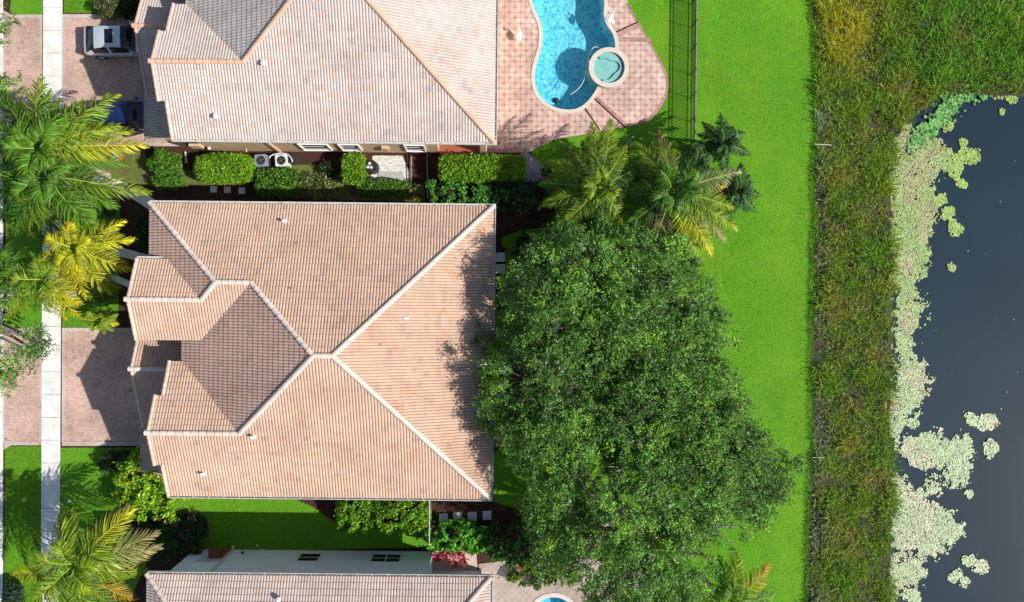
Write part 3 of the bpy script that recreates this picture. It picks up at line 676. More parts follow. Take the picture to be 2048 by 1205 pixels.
    rakes = [((-601,-70.5,EZ+17), (-601,0,EZ+46.4)), ((-601,70.5,EZ+17), (-601,0,EZ+46.4)), ((-563,165,EZ+25), (-563,225,EZ+50)), ((-563,285,EZ+25), (-563,225,EZ+50)),
             ((-550,108,EZ+1.5), (-550,165,EZ+25)), ((-550,345,EZ), (-550,285,EZ+25)), ((-641,60,90), (-641,127.5,118)), ((-641,241,70.7), (-641,127.5,118)), ((-641,325,70.5), (-556,325,106))]
    for i, (a, b) in enumerate(rakes):
        q = MB(); cap_line(q, a, b, np.array(cap)*0.5+np.array(tile)*0.5, seed*70+i, 3.0, 10.4); q.build('rake_tile', M_TILE, hs, xf=hx)
    fa = MB()
    for (a, b) in (((-588,-169),(17,-169)), ((16,-170),(16,345)), ((-552,344),(17,344)), ((-587,-170),(-587,-70)), ((-528,52),(-528,105))):
        fa.obox(a, b, 1.6, EZ-8, EZ-0.6)
    fa.build('fascia', M_STUCCO_C, hs, xf=hx)
    for (a, b, z, o) in (((-588,-170),(21,-170),EZ,(0,-1)), ((17,-170),(17,345),EZ,(1,0)), ((-552,345),(21,345),EZ,(0,1)), ((-601,-70.5),(-556,-70.5),EZ+17,(0,-1)), ((-643,241),(-643,326),70,(-1,0))):
        q = MB(); gutter(q, a, b, z, o); q.build('gutter', M_GUT, hs, xf=hx)
    # --- windows: (x0, x1, z0, z1, mullions)
    def window(x0, x1, z0, z1, yw, s, mull, proud):
        f = MB(); fw = 2.0 if proud else 1.6; dp = 3.4 if proud else 1.2
        def bx(a, b, c, d, t0, t1): f.box(a, b, min(yw+s*t0, yw+s*t1), max(yw+s*t0, yw+s*t1), c, d)
        bx(x0-fw, x1+fw, z1, z1+fw, 0, dp); bx(x0-fw, x1+fw, z0-fw, z0, 0, dp); bx(x0-fw, x0, z0, z1, 0, dp); bx(x1, x1+fw, z0, z1, 0, dp)
        w = f.build('window', M_WHITE, hs, xf=hx)
        g = MB(); g.box(x0, x1, min(yw+s*0.2, yw+s*0.6), max(yw+s*0.2, yw+s*0.6), z0, z1); g.build('pane', M_GLASS, w, xf=hx)
        k = MB(); zm = z0+(z1-z0)*0.5; k.box(x0, x1, min(yw+s*0.6, yw+s*1.1), max(yw+s*0.6, yw+s*1.1), zm-0.7, zm+0.7)
        if mull: k.box((x0+x1)/2-1, (x0+x1)/2+1, min(yw+s*0.6, yw+s*1.3), max(yw+s*0.6, yw+s*1.3), z0, z1)
        k.build('glazing_bar', M_WHITE, w, xf=hx)
    for (x0, x1, z0, z1, mu) in windows_n: window(x0, x1, z0, z1, -154, -1, mu, False)
    for (x0, x1, z0, z1, mu) in windows_s: window(x0, x1, z0, z1, 329, 1, mu, True)
    # --- roof vents
    for (x, y, kind, f) in vents:
        z = f(x, y); q = MB()
        if kind == 'pipe':
            q.tube([(x, y, z-3), (x, y, z+11)], 2.6, 12); q.lathe([(5.2, 0.8), (2.8, 3.0)], x, y, 12, z=z)
            q.build('roof_vent', M_WHITE, hs, smooth=False, xf=hx)
        elif kind == 'cap':
            q.tube([(x, y, z-3), (x, y, z+8)], 3.0, 12); q.lathe([(4.6, 8), (4.4, 10.5), (0.0, 13)], x, y, 12, z=z)
            q.build('roof_vent', M_WHITE, hs, xf=hx)
        else:
            q.box(x-4, x+4, y-2.6, y+2.6, z-2, z+4.5); q.build('roof_vent', M_GUT, hs, xf=hx)
    return hs

def inv(px, py, dx, dy, f):
    """photo pixel -> house plan point on roof plane f"""
    z = EZ+30
    for _ in range(6):
        k = 1-z/PXM/H; x = (px-NX)*k-dx; y = (py-NY)*k-dy; z = f(x, y)
    return x, y
ZN, ZE, ZS = zplane('N', -170), zplane('E', 17), zplane('S', 345)
def hv(lst, dx, dy): return [(*inv(px, py, dx, dy, f), k, f) for px, py, k, f in lst]
def hloc(dx, dy): return ((HCX+dx)/PXM, -(HCY+dy)/PXM, 0)
H1 = make_house('house with orange-pink tile roof in the middle, under the edge of the oaks', hloc(0, 0), (0.575, 0.4, 0.295), (0.54, 0.37, 0.29), (0.68, 0.56, 0.48), M_STUCCO_C, 1,
    windows_n=[(-420,-372,26,70,1),(-250,-200,26,70,1)], windows_s=[(-300,-250,26,70,1),(-150,-100,26,70,0)],
    vents=hv([(567,444,'pipe',ZN),(509,874,'pipe',ZS),(410,949,'pipe',ZS),(812,635,'box',ZE)], 0, 0))
H2 = make_house('house with pale pink-grey tile roof beside the large pool, tan stucco wall', hloc(7, -627), (0.58, 0.49, 0.44), (0.5, 0.46, 0.42), (0.66, 0.42, 0.3), M_STUCCO_T, 2,
    windows_s=[(-353,-301,24,74,0),(-277,-242,24,74,0),(-152,-117,24,74,0)],
    vents=hv([(531,130,'cap',ZS),(437,237,'cap',ZS)], 7, -627), porch=True)
H3 = make_house('house with dull beige tile roof and bluish white wall at the south edge', hloc(-5, 653), (0.56, 0.45, 0.39), (0.5, 0.41, 0.36), (0.6, 0.5, 0.43), M_STUCCO_W, 3,
    windows_n=[(-353,-315,21,58,0),(-212,-158,21,58,1)],
    vents=hv([(557,1196,'cap',ZN)], -5, 653), niche=True, backset=True)
# downspouts and wall fittings
def fit(h, name, mat, fn):
    mb = MB(); fn(mb); return mb.build(name, mat, h, xf=hx)
fit(H2, 'downspout', M_STUCCO_T, lambda m: (m.box(-411,-406,329,332.5,3,EZ-6), m.box(-411,-406,332.5,340,EZ-10,EZ-5)))
fit(H2, 'meter_box', M_STUCCO_T, lambda m: m.box(-566,-545,329,334,40,62))
fit(H2, 'meter_box', M_STUCCO_T, lambda m: m.box(-198,-186,329,335,34,60))
fit(H2, 'wall_lamp', M_WHITE, lambda m: (m.lathe([(0,5),(2.5,4),(3.2,0),(0,0)], -535, 333, 8, z=40)))
fit(H2, 'hose_tap', M_WHITE, lambda m: (m.tube([(-470,329,20),(-470,333,20),(-470,334,17)], 0.8, 6)))
fit(H3, 'downspout', M_GUT, lambda m: (m.box(-497,-493,-157.5,-154,2,EZ-6), m.box(-497,-493,-163,-157.6,2,6)))
fit(H3, 'corner_pipe', M_GUT, lambda m: (m.box(-3,1,-121,-117.2,2,EZ-6)))
fit(H3, 'wall_lamp', M_BLACK, lambda m: (m.lathe([(0,5),(2,4),(2.4,0),(0,0)], -470, -156, 8, z=20)))
fit(H3, 'hose_tap', M_WHITE, lambda m: (m.tube([(-440,-154,12),(-440,-158,12),(-440,-159,9)], 0.9, 6)))
# ------------------------------------------------------------------ trees and plants
def bez(p0, p1, p2, n):
    t = np.linspace(0, 1, n)[:, None]; return (1-t)**2*p0+2*t*(1-t)*p1+t*t*p2
def frond(root, c, tip, lift, col, col_tip, llen=0.75, nl=40, droop=0.35, wid=0.024, origin=None, fold=0.0, start=0.14, gap=0.0, seed_side=0, plume=0.12):
    p1 = c+(tip-c)*0.45+np.array([0, 0, lift]); ns = nl; R_ = bez(c, p1, tip, ns+2); T = unit(np.gradient(R_, axis=0))
    Z = np.array([0, 0, 1.0]); side = unit(np.cross(T, Z)); up = np.cross(side, T)
    mb = MB(); mb.tube(R_[::3]-origin, np.linspace(0.045, 0.012, len(R_[::3])), 5, np.array(col_tip)*0.4+np.array([0.42, 0.44, 0.06])*0.75)
    i0 = int(ns*start); idx = np.repeat(np.arange(i0, ns+1), 2); m = len(idx); t = (idx-i0)/(ns-i0)
    sgn = np.tile([1.0, -1.0], m//2)[:m]
    if len(sgn) < m: sgn = np.append(sgn, 1.0)
    ang = R(72)-R(42)*t+rng.normal(size=m)*0.07
    prof = llen*(0.45+0.75*np.sin(np.pi*np.clip(t*0.85+0.12, 0, 1)))*(1-0.45*t**3)*(0.85+0.3*rng.random(m))
    el = fold+rng.normal(size=m)*plume
    b = R_[idx]+T[idx]*(rng.random((m, 1))-0.5)*0.03
    d1 = unit(side[idx]*(sgn*np.sin(ang)*np.cos(el))[:, None]+T[idx]*np.cos(ang)[:, None]+up[idx]*np.sin(el)[:, None])
    dr = droop*(0.7+0.6*rng.random(m))
    d2 = unit(d1-Z*dr[:, None]*1.6); d3 = unit(d1-Z*dr[:, None]*3.2)
    wv = unit(np.cross(d1, Z+0.35*rng.normal(size=(m, 3))))*wid
    q1 = b+d1*prof[:, None]*0.4; q2 = q1+d2*prof[:, None]*0.33; q3 = q2+d3*prof[:, None]*0.3
    v = np.stack([b-wv*0.6, b+wv*0.6, q1+wv, q1-wv, q2+wv*0.8, q2-wv*0.8, q3], 1).reshape(-1, 3)-origin
    cc = np.array(col)*(1-t[:, None])+np.array(col_tip)*t[:, None]; cc = np.clip(cc*(0.5+0.8*rng.random((m, 1)))*(0.75+0.3*(sgn[:, None] > 0)), 0.001, 1)
    c7 = np.repeat(cc, 7, axis=0).reshape(m, 7, 3); c7[:, 6] = c7[:, 6]*0.5+np.array([0.3, 0.25, 0.08])*0.5; c7 = c7.reshape(-1, 3)
    i = np.arange(m)[:, None]*7
    mb.V.append(v); mb.C.append(c7); mb.F.append(i+np.array([[0, 1, 2, 3]])+mb.n); mb.F.append(i+np.array([[3, 2, 4, 5]])+mb.n); mb.F.append(i+np.array([[5, 4, 6]])+mb.n); mb.n += len(v)
    return mb.build('frond', M_PALM, root)
G_ = (0.14, 0.32, 0.02); GD = (0.055, 0.18, 0.02); GY = (0.34, 0.44, 0.02); YY = (0.72, 0.64, 0.02); OR = (0.6, 0.3, 0.02); TN = (0.42, 0.33, 0.16); DG = (0.018, 0.075, 0.025)
def palm(label, cpx, cz, base_px, fr, llen=0.75, nl=40, name='palm_tree', trunk=0.16, droop=0.35, lift=1.0, extra=6, exlen=1.6, excol=(G_, G_), tipdrop=1.4, bark=None, fold=0.15, group='palm trees', wid=0.024, cat='palm tree', plume=0.12):
    c = P3(cpx[0], cpx[1], cz); b = P3(base_px[0], base_px[1], 0.0) if base_px is not None else np.array([c[0], c[1], 0])
    root = thing(name, label, cat, tuple(b), 0, group)
    k = 12; t = np.linspace(0, 1, k)[:, None]; pts = b+(c-b)*t; pts[:, :2] = b[:2]+(c-b)[:2]*(t**1.4)
    mb = MB(); mb.tube(pts-b-np.array([0, 0, 0.1])*(1-t), trunk*(1.25-0.45*t[:, 0]), 10); mb.build('trunk', bark or M_BARKL, root)
    for (tx, ty, c0, c1, *rest) in fr:
        dz = rest[0] if rest else tipdrop
        tip = P3(tx, ty, cz-dz); frond(root, c, tip, lift+(0.3 if dz < 1 else 0), c0, c1, llen*(rest[1] if len(rest) > 1 else 1), nl, droop, origin=b, fold=fold, wid=wid, plume=plume)
    for j in range(extra):
        a = j*2.4+cpx[0]; tip = c+np.array([math.cos(a)*exlen, math.sin(a)*exlen, 0.5+0.9*((j*37) % 10)/10])
        frond(root, c, tip, 0.9, excol[0], excol[1], llen*0.75, max(24, nl-12), droop, origin=b, fold=fold+0.2, wid=wid)
    return root
# front yard palms on the west side
palm('tallest dark green palm in the upper left palm clump, reaching over the sidewalk', (84,300), 6.2, (215,352), [
  (84,152,G_,GY),(238,188,G_,GY),(236,252,G_,GY,1.2),(292,292,GY,YY,1.6,1.05),(5,180,GD,G_),(-60,240,G_,G_),(-60,310,G_,GY),(20,400,GD,G_),(150,395,GD,G_),(40,215,GD,GD,2.0),(190,345,G_,G_,2.2),(140,225,G_,G_,.4),(120,200,GD,G_,2.2),(60,235,G_,GY,1.6),(215,225,GD,G_,2.3),(255,330,GD,G_,2.4),(-20,350,GD,GD,1.8),(265,262,GD,GY,2.2),(100,180,DG,G_,2.6),(165,205,GD,G_,2.4),(30,270,GD,G_,1.2),(170,330,GD,G_,2.6)], 1.05, 64, extra=5, trunk=0.2, wid=0.031, plume=0.5)
palm('broad green palm with pale trunk just south of the tallest one in the left clump', (96,352), 5.6, (150,420), [
  (30,470,GD,G_,1.8,1.1),(62,470,G_,GY,1.8,1.1),(202,472,G_,G_,1.5,1.1),(300,386,GD,GY,1.6,1.0),(10,400,G_,G_),(-50,370,G_,G_),(160,300,G_,G_,.8),(30,300,GD,G_,1.0),(110,440,GD,G_,2.3),(190,400,G_,GY,1.8),(0,440,GD,GD,2.2),(150,455,GD,G_,2.4),(85,485,G_,G_,2.4),(235,415,GD,G_,2.2),(25,370,GD,G_,1.4),(45,420,GD,G_,2.5),(180,440,DG,G_,2.6),(110,480,DG,G_,2.7),(210,375,DG,G_,2.6),(-20,400,GD,GD,2.2)], 1.05, 64, extra=5, excol=(GD, G_), trunk=0.2, wid=0.03, plume=0.5)
palm('bright yellow palm in the left clump beside the middle house', (155,498), 5.2, (215,520), [
  (272,478,GY,YY,1.4),(265,540,GY,YY,1.3,1.1),(214,548,YY,OR,1.5,.9),(222,588,GY,YY,1.8),(137,438,YY,YY,1.3),(252,442,GY,YY,1.6),(75,540,YY,YY,1.4),(120,560,GY,YY,1.6),(172,598,YY,YY,1.9),(95,470,GY,YY,1.4),(150,560,YY,YY,1.0),(205,505,GY,YY,.7),(190,455,G_,GY,1.8),(105,515,G_,GY,2.0),(240,575,G_,GY,2.2),(180,560,GY,YY,1.3)], 0.78, 54, extra=5, excol=(GY, YY), exlen=1.3, wid=0.027, plume=0.45)
palm('yellow-green palm at the south end of the left clump over the sidewalk', (95,560), 4.8, (150,590), [
  (168,640,GY,YY,1.6),(132,640,GY,YY,1.7),(128,598,GY,GY),(165,610,GY,YY,1.2),(15,640,G_,YY,1.6,1.05),(50,590,G_,GY,1.0),(40,530,G_,G_,1.4),(130,525,GY,YY),(90,505,G_,GY),(155,575,GY,YY,1.2),(100,625,G_,GY,1.8),(70,625,GD,G_,2.0),(120,500,G_,G_,1.8)], 0.75, 48, extra=4, excol=(G_, GY), exlen=1.2, plume=0.45)
palm('small deep green palm on the left border of the photo', (14,538), 4.6, (70,560), [
  (62,520,G_,G_),(66,556,G_,G_),(45,585,G_,G_),(20,600,G_,G_),(-40,560,G_,G_),(-40,500,G_,G_),(20,480,GD,G_),(50,495,GD,G_),(0,590,GD,G_)], 0.7, 44, extra=5, exlen=1.0)
palm('small round yellow-green palm at the corner of the middle driveway', (207,641), 2.2, (208,634), [
  (236,628,G_,GY,.8),(238,650,GY,YY,.8),(226,664,G_,GY,.8),(208,670,G_,GY,.8),(188,652,G_,GY,.8),(188,632,G_,GY,.8),(200,618,G_,GY,.8),(222,616,GY,OR,.8)], 0.42, 26, trunk=0.08, extra=6, exlen=0.6, excol=(G_, GY), lift=0.4)
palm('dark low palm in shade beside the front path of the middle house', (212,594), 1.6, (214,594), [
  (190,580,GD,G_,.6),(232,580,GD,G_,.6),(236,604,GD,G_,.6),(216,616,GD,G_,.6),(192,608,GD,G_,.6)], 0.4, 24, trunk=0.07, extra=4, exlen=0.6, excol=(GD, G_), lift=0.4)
palm('windblown palm with tan-tipped fronds in the lower left corner', (150,1128), 5.3, (222,1072), [
  (142,1022,G_,GY,1.4),(120,1030,GY,GY,1.2),(266,1018,G_,YY,1.0,1.15),(246,1072,G_,GY,.8,1.1),(316,1066,G_,TN,1.2,1.1),(322,1094,GY,TN,1.3,1.1),(292,1142,G_,GY,1.3),(274,1200,GY,OR,1.6),(232,1215,GD,G_,1.4),
  (22,1148,G_,YY,1.4),(60,1215,G_,GY,1.5),(78,1160,G_,GY,.8),(110,1225,G_,GY,1.6),(160,1235,GD,G_,1.6),(190,1250,G_,GY,1.6),(255,1008,GD,(0.14,0.13,0.04),1.9,1.1),(200,1185,G_,GY,.4)], 0.95, 54, extra=5, trunk=0.2, droop=0.25, excol=(G_, GY), wid=0.03)
# coconut palms by the pool deck
palm('western coconut palm south of the pool deck with arching fronds', (1197,378), 5.0, (1172,360), [
  (1094,322,GD,GY),(1082,410,GD,GY,1.2),(1108,470,GD,GY,1.2,1.1),(1078,368,DG,G_),(1150,300,GD,GY,1.0),(1184,245,GD,GY,1.1,1.1),(1222,238,GD,GY,1.1,1.15),(1254,290,GD,GY,1.0),(1290,330,DG,G_),(1248,446,GD,GY,1.6),(1205,478,GD,G_,1.8),(1170,470,GD,G_,1.6),(1130,290,DG,G_,1.6),(1290,390,DG,G_,1.5),(1110,440,DG,GD,2.0),(1225,465,DG,G_,2.2),(1270,300,DG,G_,2.0),(1270,430,DG,G_,2.2),(1150,460,DG,G_,2.2),(1205,270,DG,G_,2.0)],
  0.92, 64, extra=4, droop=0.6, excol=(G_, GY), exlen=0.9, wid=0.023, group='coconut palms by the pool')
palm('eastern coconut palm with pale weathered fronds reaching over the lawn', (1342,384), 5.4, (1300,372), [
  (1268,286,GD,GY,1.2),(1316,262,G_,(0.3,0.16,0.08),1.2),(1242,398,GD,G_,1.2,1.1),(1232,470,DG,G_,1.5),(1482,342,GD,(0.38,0.38,0.2),1.3,1.15),(1450,372,G_,OR,1.3),(1478,460,G_,GY,1.4,1.05),(1452,482,GD,TN,1.6,1.05),(1426,514,G_,YY,1.6),(1394,522,GY,YY,1.7),
  (1296,505,DG,TN,1.8),(1340,480,GD,G_,1.8),(1400,450,GD,G_,1.0),(1465,415,GD,GY,1.0,1.1),(1380,470,GD,G_,1.4),(1245,440,DG,G_,1.8),(1320,430,GD,G_,2.2),(1430,340,DG,G_,1.6),(1260,340,DG,G_,2.0),(1290,300,DG,G_,2.0),(1275,460,DG,G_,2.2),(1365,500,DG,G_,2.2),(1440,440,DG,G_,2.2),(1410,490,GD,G_,2.0),(1215,430,DG,G_,2.0),(1390,300,DG,GD,2.2)],
  0.98, 64, extra=5, droop=0.5, excol=(GD, G_), exlen=1.3, group='coconut palms by the pool')
for (cx, cy, bx_, by_, lb) in ((1445,288,1432,290,'northern dark Christmas palm standing on the lawn'), (1388,330,1375,330,'dark Christmas palm astride the black fence'), (1470,385,1455,382,'dark Christmas palm behind the coconut fronds')):
    fr = [(cx+(38+30*rng.random())*math.cos(a), cy+(36+28*rng.random())*math.sin(a), DG if j % 3 else GD, (0.06,0.18,0.04), 0.7+0.9*rng.random()) for j, a in enumerate(np.linspace(0.3, 6.3, 14)[:-1]+rng.normal(size=13)*0.2)]
    palm(lb, (cx, cy), 3.6, (bx_, by_), fr, 0.55, 34, trunk=0.09, extra=4, exlen=0.8, excol=(DG, (0.06, 0.18, 0.04)), droop=0.55, lift=0.5, group='dark Christmas palms by the fence', wid=0.03)
palm('coconut palm with one yellow frond on the lawn at the south edge', (1452,1200), 4.6, (1400,1150), [
  (1474,1108,G_,GY,1.0,1.1),(1541,1128,G_,OR,1.0,1.1),(1552,1188,GD,G_,1.2),(1392,1172,G_,GY,1.2),(1440,1112,DG,G_,1.4),(1560,1225,GD,G_,1.3),(1500,1270,GD,G_),(1400,1260,GD,G_),(1365,1215,G_,GY)],
  0.8, 50, extra=4, droop=0.3, excol=(G_, G_), exlen=1.2, group='coconut palms by the pool')

# ---- oaks
def oak(label, base_px, lobes, ztop, seed, leafcol=(0.1, 0.235, 0.036), density=1.0, group='live oaks behind the middle house', twigs=1.0, name='oak_tree'):
    """lobes: (px, py, radius_px, z) as seen in the photograph"""
    global rng
    rng = np.random.default_rng(seed)
    b = P3(base_px[0], base_px[1], 0); root = thing(name, label, 'oak tree', tuple(b), 0, group)
    tb = MB(); br = MB(); lf = MB()
    fork = b+np.array([0, 0, 2.2]); tb.tube([b-b+np.array([0, 0, -0.2]), np.array([0.03, 0.02, 1.2]), fork-b], [0.34, 0.27, 0.25], 10)
    tb.build('trunk', M_BARK, root)
    lobes = list(lobes); lx = sum(l[0] for l in lobes)/len(lobes); ly = sum(l[1] for l in lobes)/len(lobes)
    for (px, py, rp, z) in lobes[:]:
        for _ in range(2):
            a = math.atan2(py-ly, px-lx)+rng.normal()*0.9; lobes.append((px+rp*math.cos(a)*(0.92+0.2*rng.random()), py+rp*math.sin(a)*(0.92+0.2*rng.random()), rp*(0.26+0.16*rng.random()), z-0.9))
    for (px, py, rp, z) in lobes:
        c = P3(px, py, z); r = rp/PXM*(1-z/H)
        cc = c-np.array([0, 0, r*0.28])
        limb = bez(fork, fork+(cc-fork)*0.4+np.array([0, 0, 0.8]), cc, 9)+rng.normal(size=(9, 3))*0.06; limb[0] = fork
        br.tube(limb-b, np.linspace(0.17, 0.06, 9), 7, (0.26, 0.23, 0.19))
        ncl = int(54*density*r*r); 
        u = rng.random(ncl)*2*np.pi; cz = -0.35+1.35*rng.random(ncl)**0.8; s = np.sqrt(np.clip(1-cz**2, 0.05, 1))
        d = np.stack([np.cos(u)*s, np.sin(u)*s, cz*0.62], 1)
        bump = 0.62+0.62*vnoise(u*2.2+cz*3, cz*3+u, 1.4, seed)
        rad = r*bump*(0.72+0.32*rng.random(ncl)**0.6)
        pc = c+d*rad[:, None]
        nz = 0.6*vnoise(pc[:, 0]+9, pc[:, 1]+pc[:, 2]*1.7, 0.62, 5)+0.4*vnoise(pc[:, 0]+4, pc[:, 1]-pc[:, 2], 1.5, 6)
        keep = (nz > 0.43) | ((cz > 0.55) & (rng.random(ncl) < 0.4)); pc = pc[keep]; d = d[keep]; nz = nz[keep]; hz = vnoise(pc[:, 0], pc[:, 1], 0.45, 31)
        tone = (0.34+0.95*rng.random(len(pc)))*(0.75+0.5*vnoise(pc[:, 0]-3, pc[:, 1], 0.9, 32)); hi = (rng.random(len(pc)) < 0.1+0.6*np.clip(hz-0.35, 0, 1))
        # twigs
        li = np.argmin(((pc[:, None, :]-limb[None, 3:, :])**2).sum(-1), axis=1)+3
        sel = rng.random(len(pc)) < 0.35*twigs
        for j in np.where(sel)[0]:
            p0 = limb[li[j]]; p2 = pc[j]; mid = p0+(p2-p0)*0.55+np.array([0, 0, 0.15])+rng.normal(size=3)*0.12
            tw = bez(p0, mid, p2+unit((p2-p0)[None])[0]*0.12, 4); br.tube(tw-b, [0.03, 0.022, 0.014, 0.006], 3, (0.2, 0.18, 0.15), caps=False)
        for j in np.where(rng.random(len(pc)) < 0.13*twigs)[0]:
            e = unit((pc[j]-cc)[None])[0]; q0 = pc[j]-e*0.4
            for _ in range(3): q2 = pc[j]+e*0.02+rng.normal(size=3)*0.2; br.tube(np.array([q0, q0+(q2-q0)*0.35+rng.normal(size=3)*0.05, q0+(q2-q0)*0.7+rng.normal(size=3)*0.07, q2])-b, [0.024, 0.017, 0.012, 0.005], 3, (0.6, 0.58, 0.53), caps=False)
        nl = 54
        base = np.repeat(pc, nl, axis=0); out = np.repeat(unit(pc-cc), nl, axis=0)
        # sprays of leaves along short shoots
        shoot = unit(out+rng.normal(size=(len(base), 3))*0.0+np.repeat(rng.normal(size=(len(pc)*6, 3)), nl//6, axis=0)*0.75)
        t = rng.random((len(base), 1))
        pos = base+shoot*t*0.56+rng.normal(size=base.shape)*0.055
        colr = np.repeat((np.array(leafcol)[None]*tone[:, None])*np.where(hi[:, None], np.array([[1.9, 1.65, 1.0]]), 1.0), nl, axis=0)
        colr = colr*(1+0.35*t*np.array([[1.1, 0.9, 0.3]]))*(0.8+0.4*rng.random((len(base), 1)))
        leaves(lf, pos-b, unit(out+np.array([[0, 0, 0.9]])), 0.062, 0.034, np.clip(colr, 0, 1), 0.6)
    br.build('branch', M_BARKT, root); lf.build('crown', M_LEAF, root)
    return root
M_BARKT = tinted('oak_bark', 0.9, 0.1, True, (0.8, 1.2), 3)
oak('live oak nearest the roof corner, northwest of the oak grove', (1130,590), [(1105,590,88,7.4),(1180,560,80,7.6),(1050,660,76,6.4),(1140,510,56,5.8),(1035,590,46,5.2),(1120,660,80,7.8)], 8, 11)
oak('live oak beside the fence, northeast of the grove below the coconut palms', (1290,620), [(1270,580,84,7.4),(1345,610,78,6.6),(1250,650,78,7.8),(1380,670,66,6.2),(1310,540,56,6.0),(1225,505,50,5.8),(1330,690,60,6.8),(1340,530,50,5.8),(1265,500,46,5.8)], 8, 12)
oak('live oak overhanging the roof edge, in the west middle of the grove', (1110,785), [(1050,760,84,7.2),(1120,790,96,8.2),(1015,820,54,6.2),(1080,870,78,7.2),(1170,720,72,7.6),(1150,860,76,7.6),(1005,745,42,5.8)], 8, 13)
oak('widest live oak reaching out over the lawn, east side of the grove', (1350,860), [(1300,790,92,7.8),(1390,830,92,7.6),(1250,860,84,8.0),(1450,880,80,6.8),(1510,950,66,6.0),(1390,930,88,7.8),(1300,930,84,7.8),(1360,740,58,6.4),(1460,980,66,6.4),(1220,770,64,7.6),(1535,968,38,5.4),(1488,905,56,6.2),(1430,830,56,6.6)], 8, 14, density=1.0)
oak('live oak at the south end of the grove above the star pattern deck', (1240,1040), [(1150,960,84,7.4),(1230,1000,96,8.2),(1120,1050,64,6.6),(1200,1080,84,7.6),(1310,1050,92,7.6),(1390,1020,80,6.8),(1270,1130,80,7.0),(1360,1110,70,6.6),(1230,1190,52,5.8),(1340,1190,54,6.0),(1440,1050,44,5.6),(1145,1110,42,5.6)], 8, 15)
oak('street oak spreading over the apron on the left border', (-60,600), [(30,700,52,5.2),(62,682,30,4.8),(-30,690,60,5.6),(10,740,34,4.8),(-20,620,60,5.4)], 6, 16, (0.09, 0.2, 0.03), 0.55, 'street oaks on the left border')
oak('street oak with pale twigs in the upper left corner', (-50,180), [(6,185,34,4.8),(16,225,34,4.4),(-40,200,60,5.4),(4,30,22,4.4),(-30,60,40,4.8)], 6, 17, (0.1, 0.22, 0.03), 0.6, 'street oaks on the left border')
rng = np.random.default_rng(99)

# ---- hedges and shrubs
def superpts(n, ex=6.0, zmin=-0.15):
    d = unit(rng.normal(size=(int(n*2.2), 3))); d = d[d[:, 2] > zmin][:n]
    k = (np.abs(d)**ex).sum(1)**(-1/ex); p = d*k[:, None]
    g = np.sign(p)*np.abs(p)**(ex-1); return p, unit(g)
def shrub(label, x0, y0, x1, y1, h, col, cat='hedge', name=None, ex=6.0, dens=420, ls=0.06, lw=0.034, lump=0.0, clump=0, group=None, flowers=None, seed=1, jit=0.5, rough=0.075, hi=None, rot=0.0, z0=0.0):
    """foliage box whose top is seen between photo pixels x0..x1, y0..y1 at height h"""
    global rng
    rng = np.random.default_rng(seed)
    a = P3(x0, y0, h*0.85); b = P3(x1, y1, h*0.85); c = (a+b)/2; c[2] = 0; rx, ry = abs(b[0]-a[0])/2, abs(b[1]-a[1])/2
    root = thing(name or cat.replace(' ', '_'), label, cat, (c[0], c[1], 0), rot, group)
    zc = h*0.45; rz = h*0.55
    area = 4*rx*ry+2*(rx+ry)*h*1.5; n = int(area*dens)
    mb = MB(); p, g = superpts(n, ex)
    scl = np.array([rx, ry, rz])
    lm = 1+lump*(vnoise(p[:, 0]*rx*2+5, p[:, 1]*ry*2+p[:, 2]*2, 1.3, seed)-0.55)*2
    pos = p*scl*lm[:, None]; nrm = unit(g/scl)
    if clump:
        nc = int(area*clump); ci = rng.integers(0, len(p), nc); which = rng.integers(0, nc, len(p))
        cpos = pos[ci][which]; dv = unit(nrm[ci][which]*0.7+rng.normal(size=cpos.shape)*0.75)
        rr = 0.05+0.2*rng.random((len(p), 1)); pos = cpos+dv*rr; nrm = unit(dv+nrm[ci][which]*0.4); ct = (0.7+0.6*rng.random(nc))[which]
    else: ct = 0.62+0.7*vnoise(pos[:, 0], pos[:, 1]+pos[:, 2], 3.2, seed+2)
    pos = pos-nrm*rough*np.abs(rng.normal(size=(len(pos), 1)))*1.6+rng.normal(size=pos.shape)*rough*0.6; pos[:, 2] = np.maximum(pos[:, 2]+zc, 0.03)
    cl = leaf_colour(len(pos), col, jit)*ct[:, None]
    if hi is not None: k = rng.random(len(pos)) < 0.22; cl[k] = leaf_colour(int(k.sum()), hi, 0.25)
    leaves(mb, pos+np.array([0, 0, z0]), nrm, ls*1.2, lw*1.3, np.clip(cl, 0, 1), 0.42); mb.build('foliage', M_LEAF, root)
    st = MB()
    for j in range(max(5, int(rx*ry*7))):
        q = (rng.random(2)*2-1)*0.75; bx_, by_ = q[0]*rx, q[1]*ry
        t2 = np.array([bx_*1.15, by_*1.15, h*0.8]); st.tube([np.array([bx_*0.7, by_*0.7, 0]), np.array([bx_, by_, h*0.4]), t2], [0.03, 0.02, 0.008], 5, (0.16, 0.12, 0.09))
        for _ in range(4): e = t2*0.8+rng.normal(size=3)*0.2; st.tube([np.array([bx_, by_, h*0.35]), e], [0.015, 0.005], 4, (0.2, 0.16, 0.12), caps=False)
    st.build('stem', M_BARKT, root)
    if flowers:
        fc, nf, fs = flowers; fb = MB(); zz = pos[:, 2]; cand = np.where(zz > h*0.55)[0]; ci = rng.choice(cand, nf)
        for j in ci:
            m = 9; pp = pos[j]+nrm[j]*0.05+rng.normal(size=(m, 3))*fs*0.45
            leaves(fb, pp, unit(np.tile(nrm[j], (m, 1))+np.array([[0, 0, .5]])), fs*0.42, fs*0.3, leaf_colour(m, fc, 0.25), 0.6)
        fb.build('flowers', M_LEAF, root)
    return root
HG = (0.17, 0.36, 0.012); HG2 = (0.26, 0.46, 0.015); HM = (0.085, 0.22, 0.018); HC = (0.1, 0.31, 0.04)
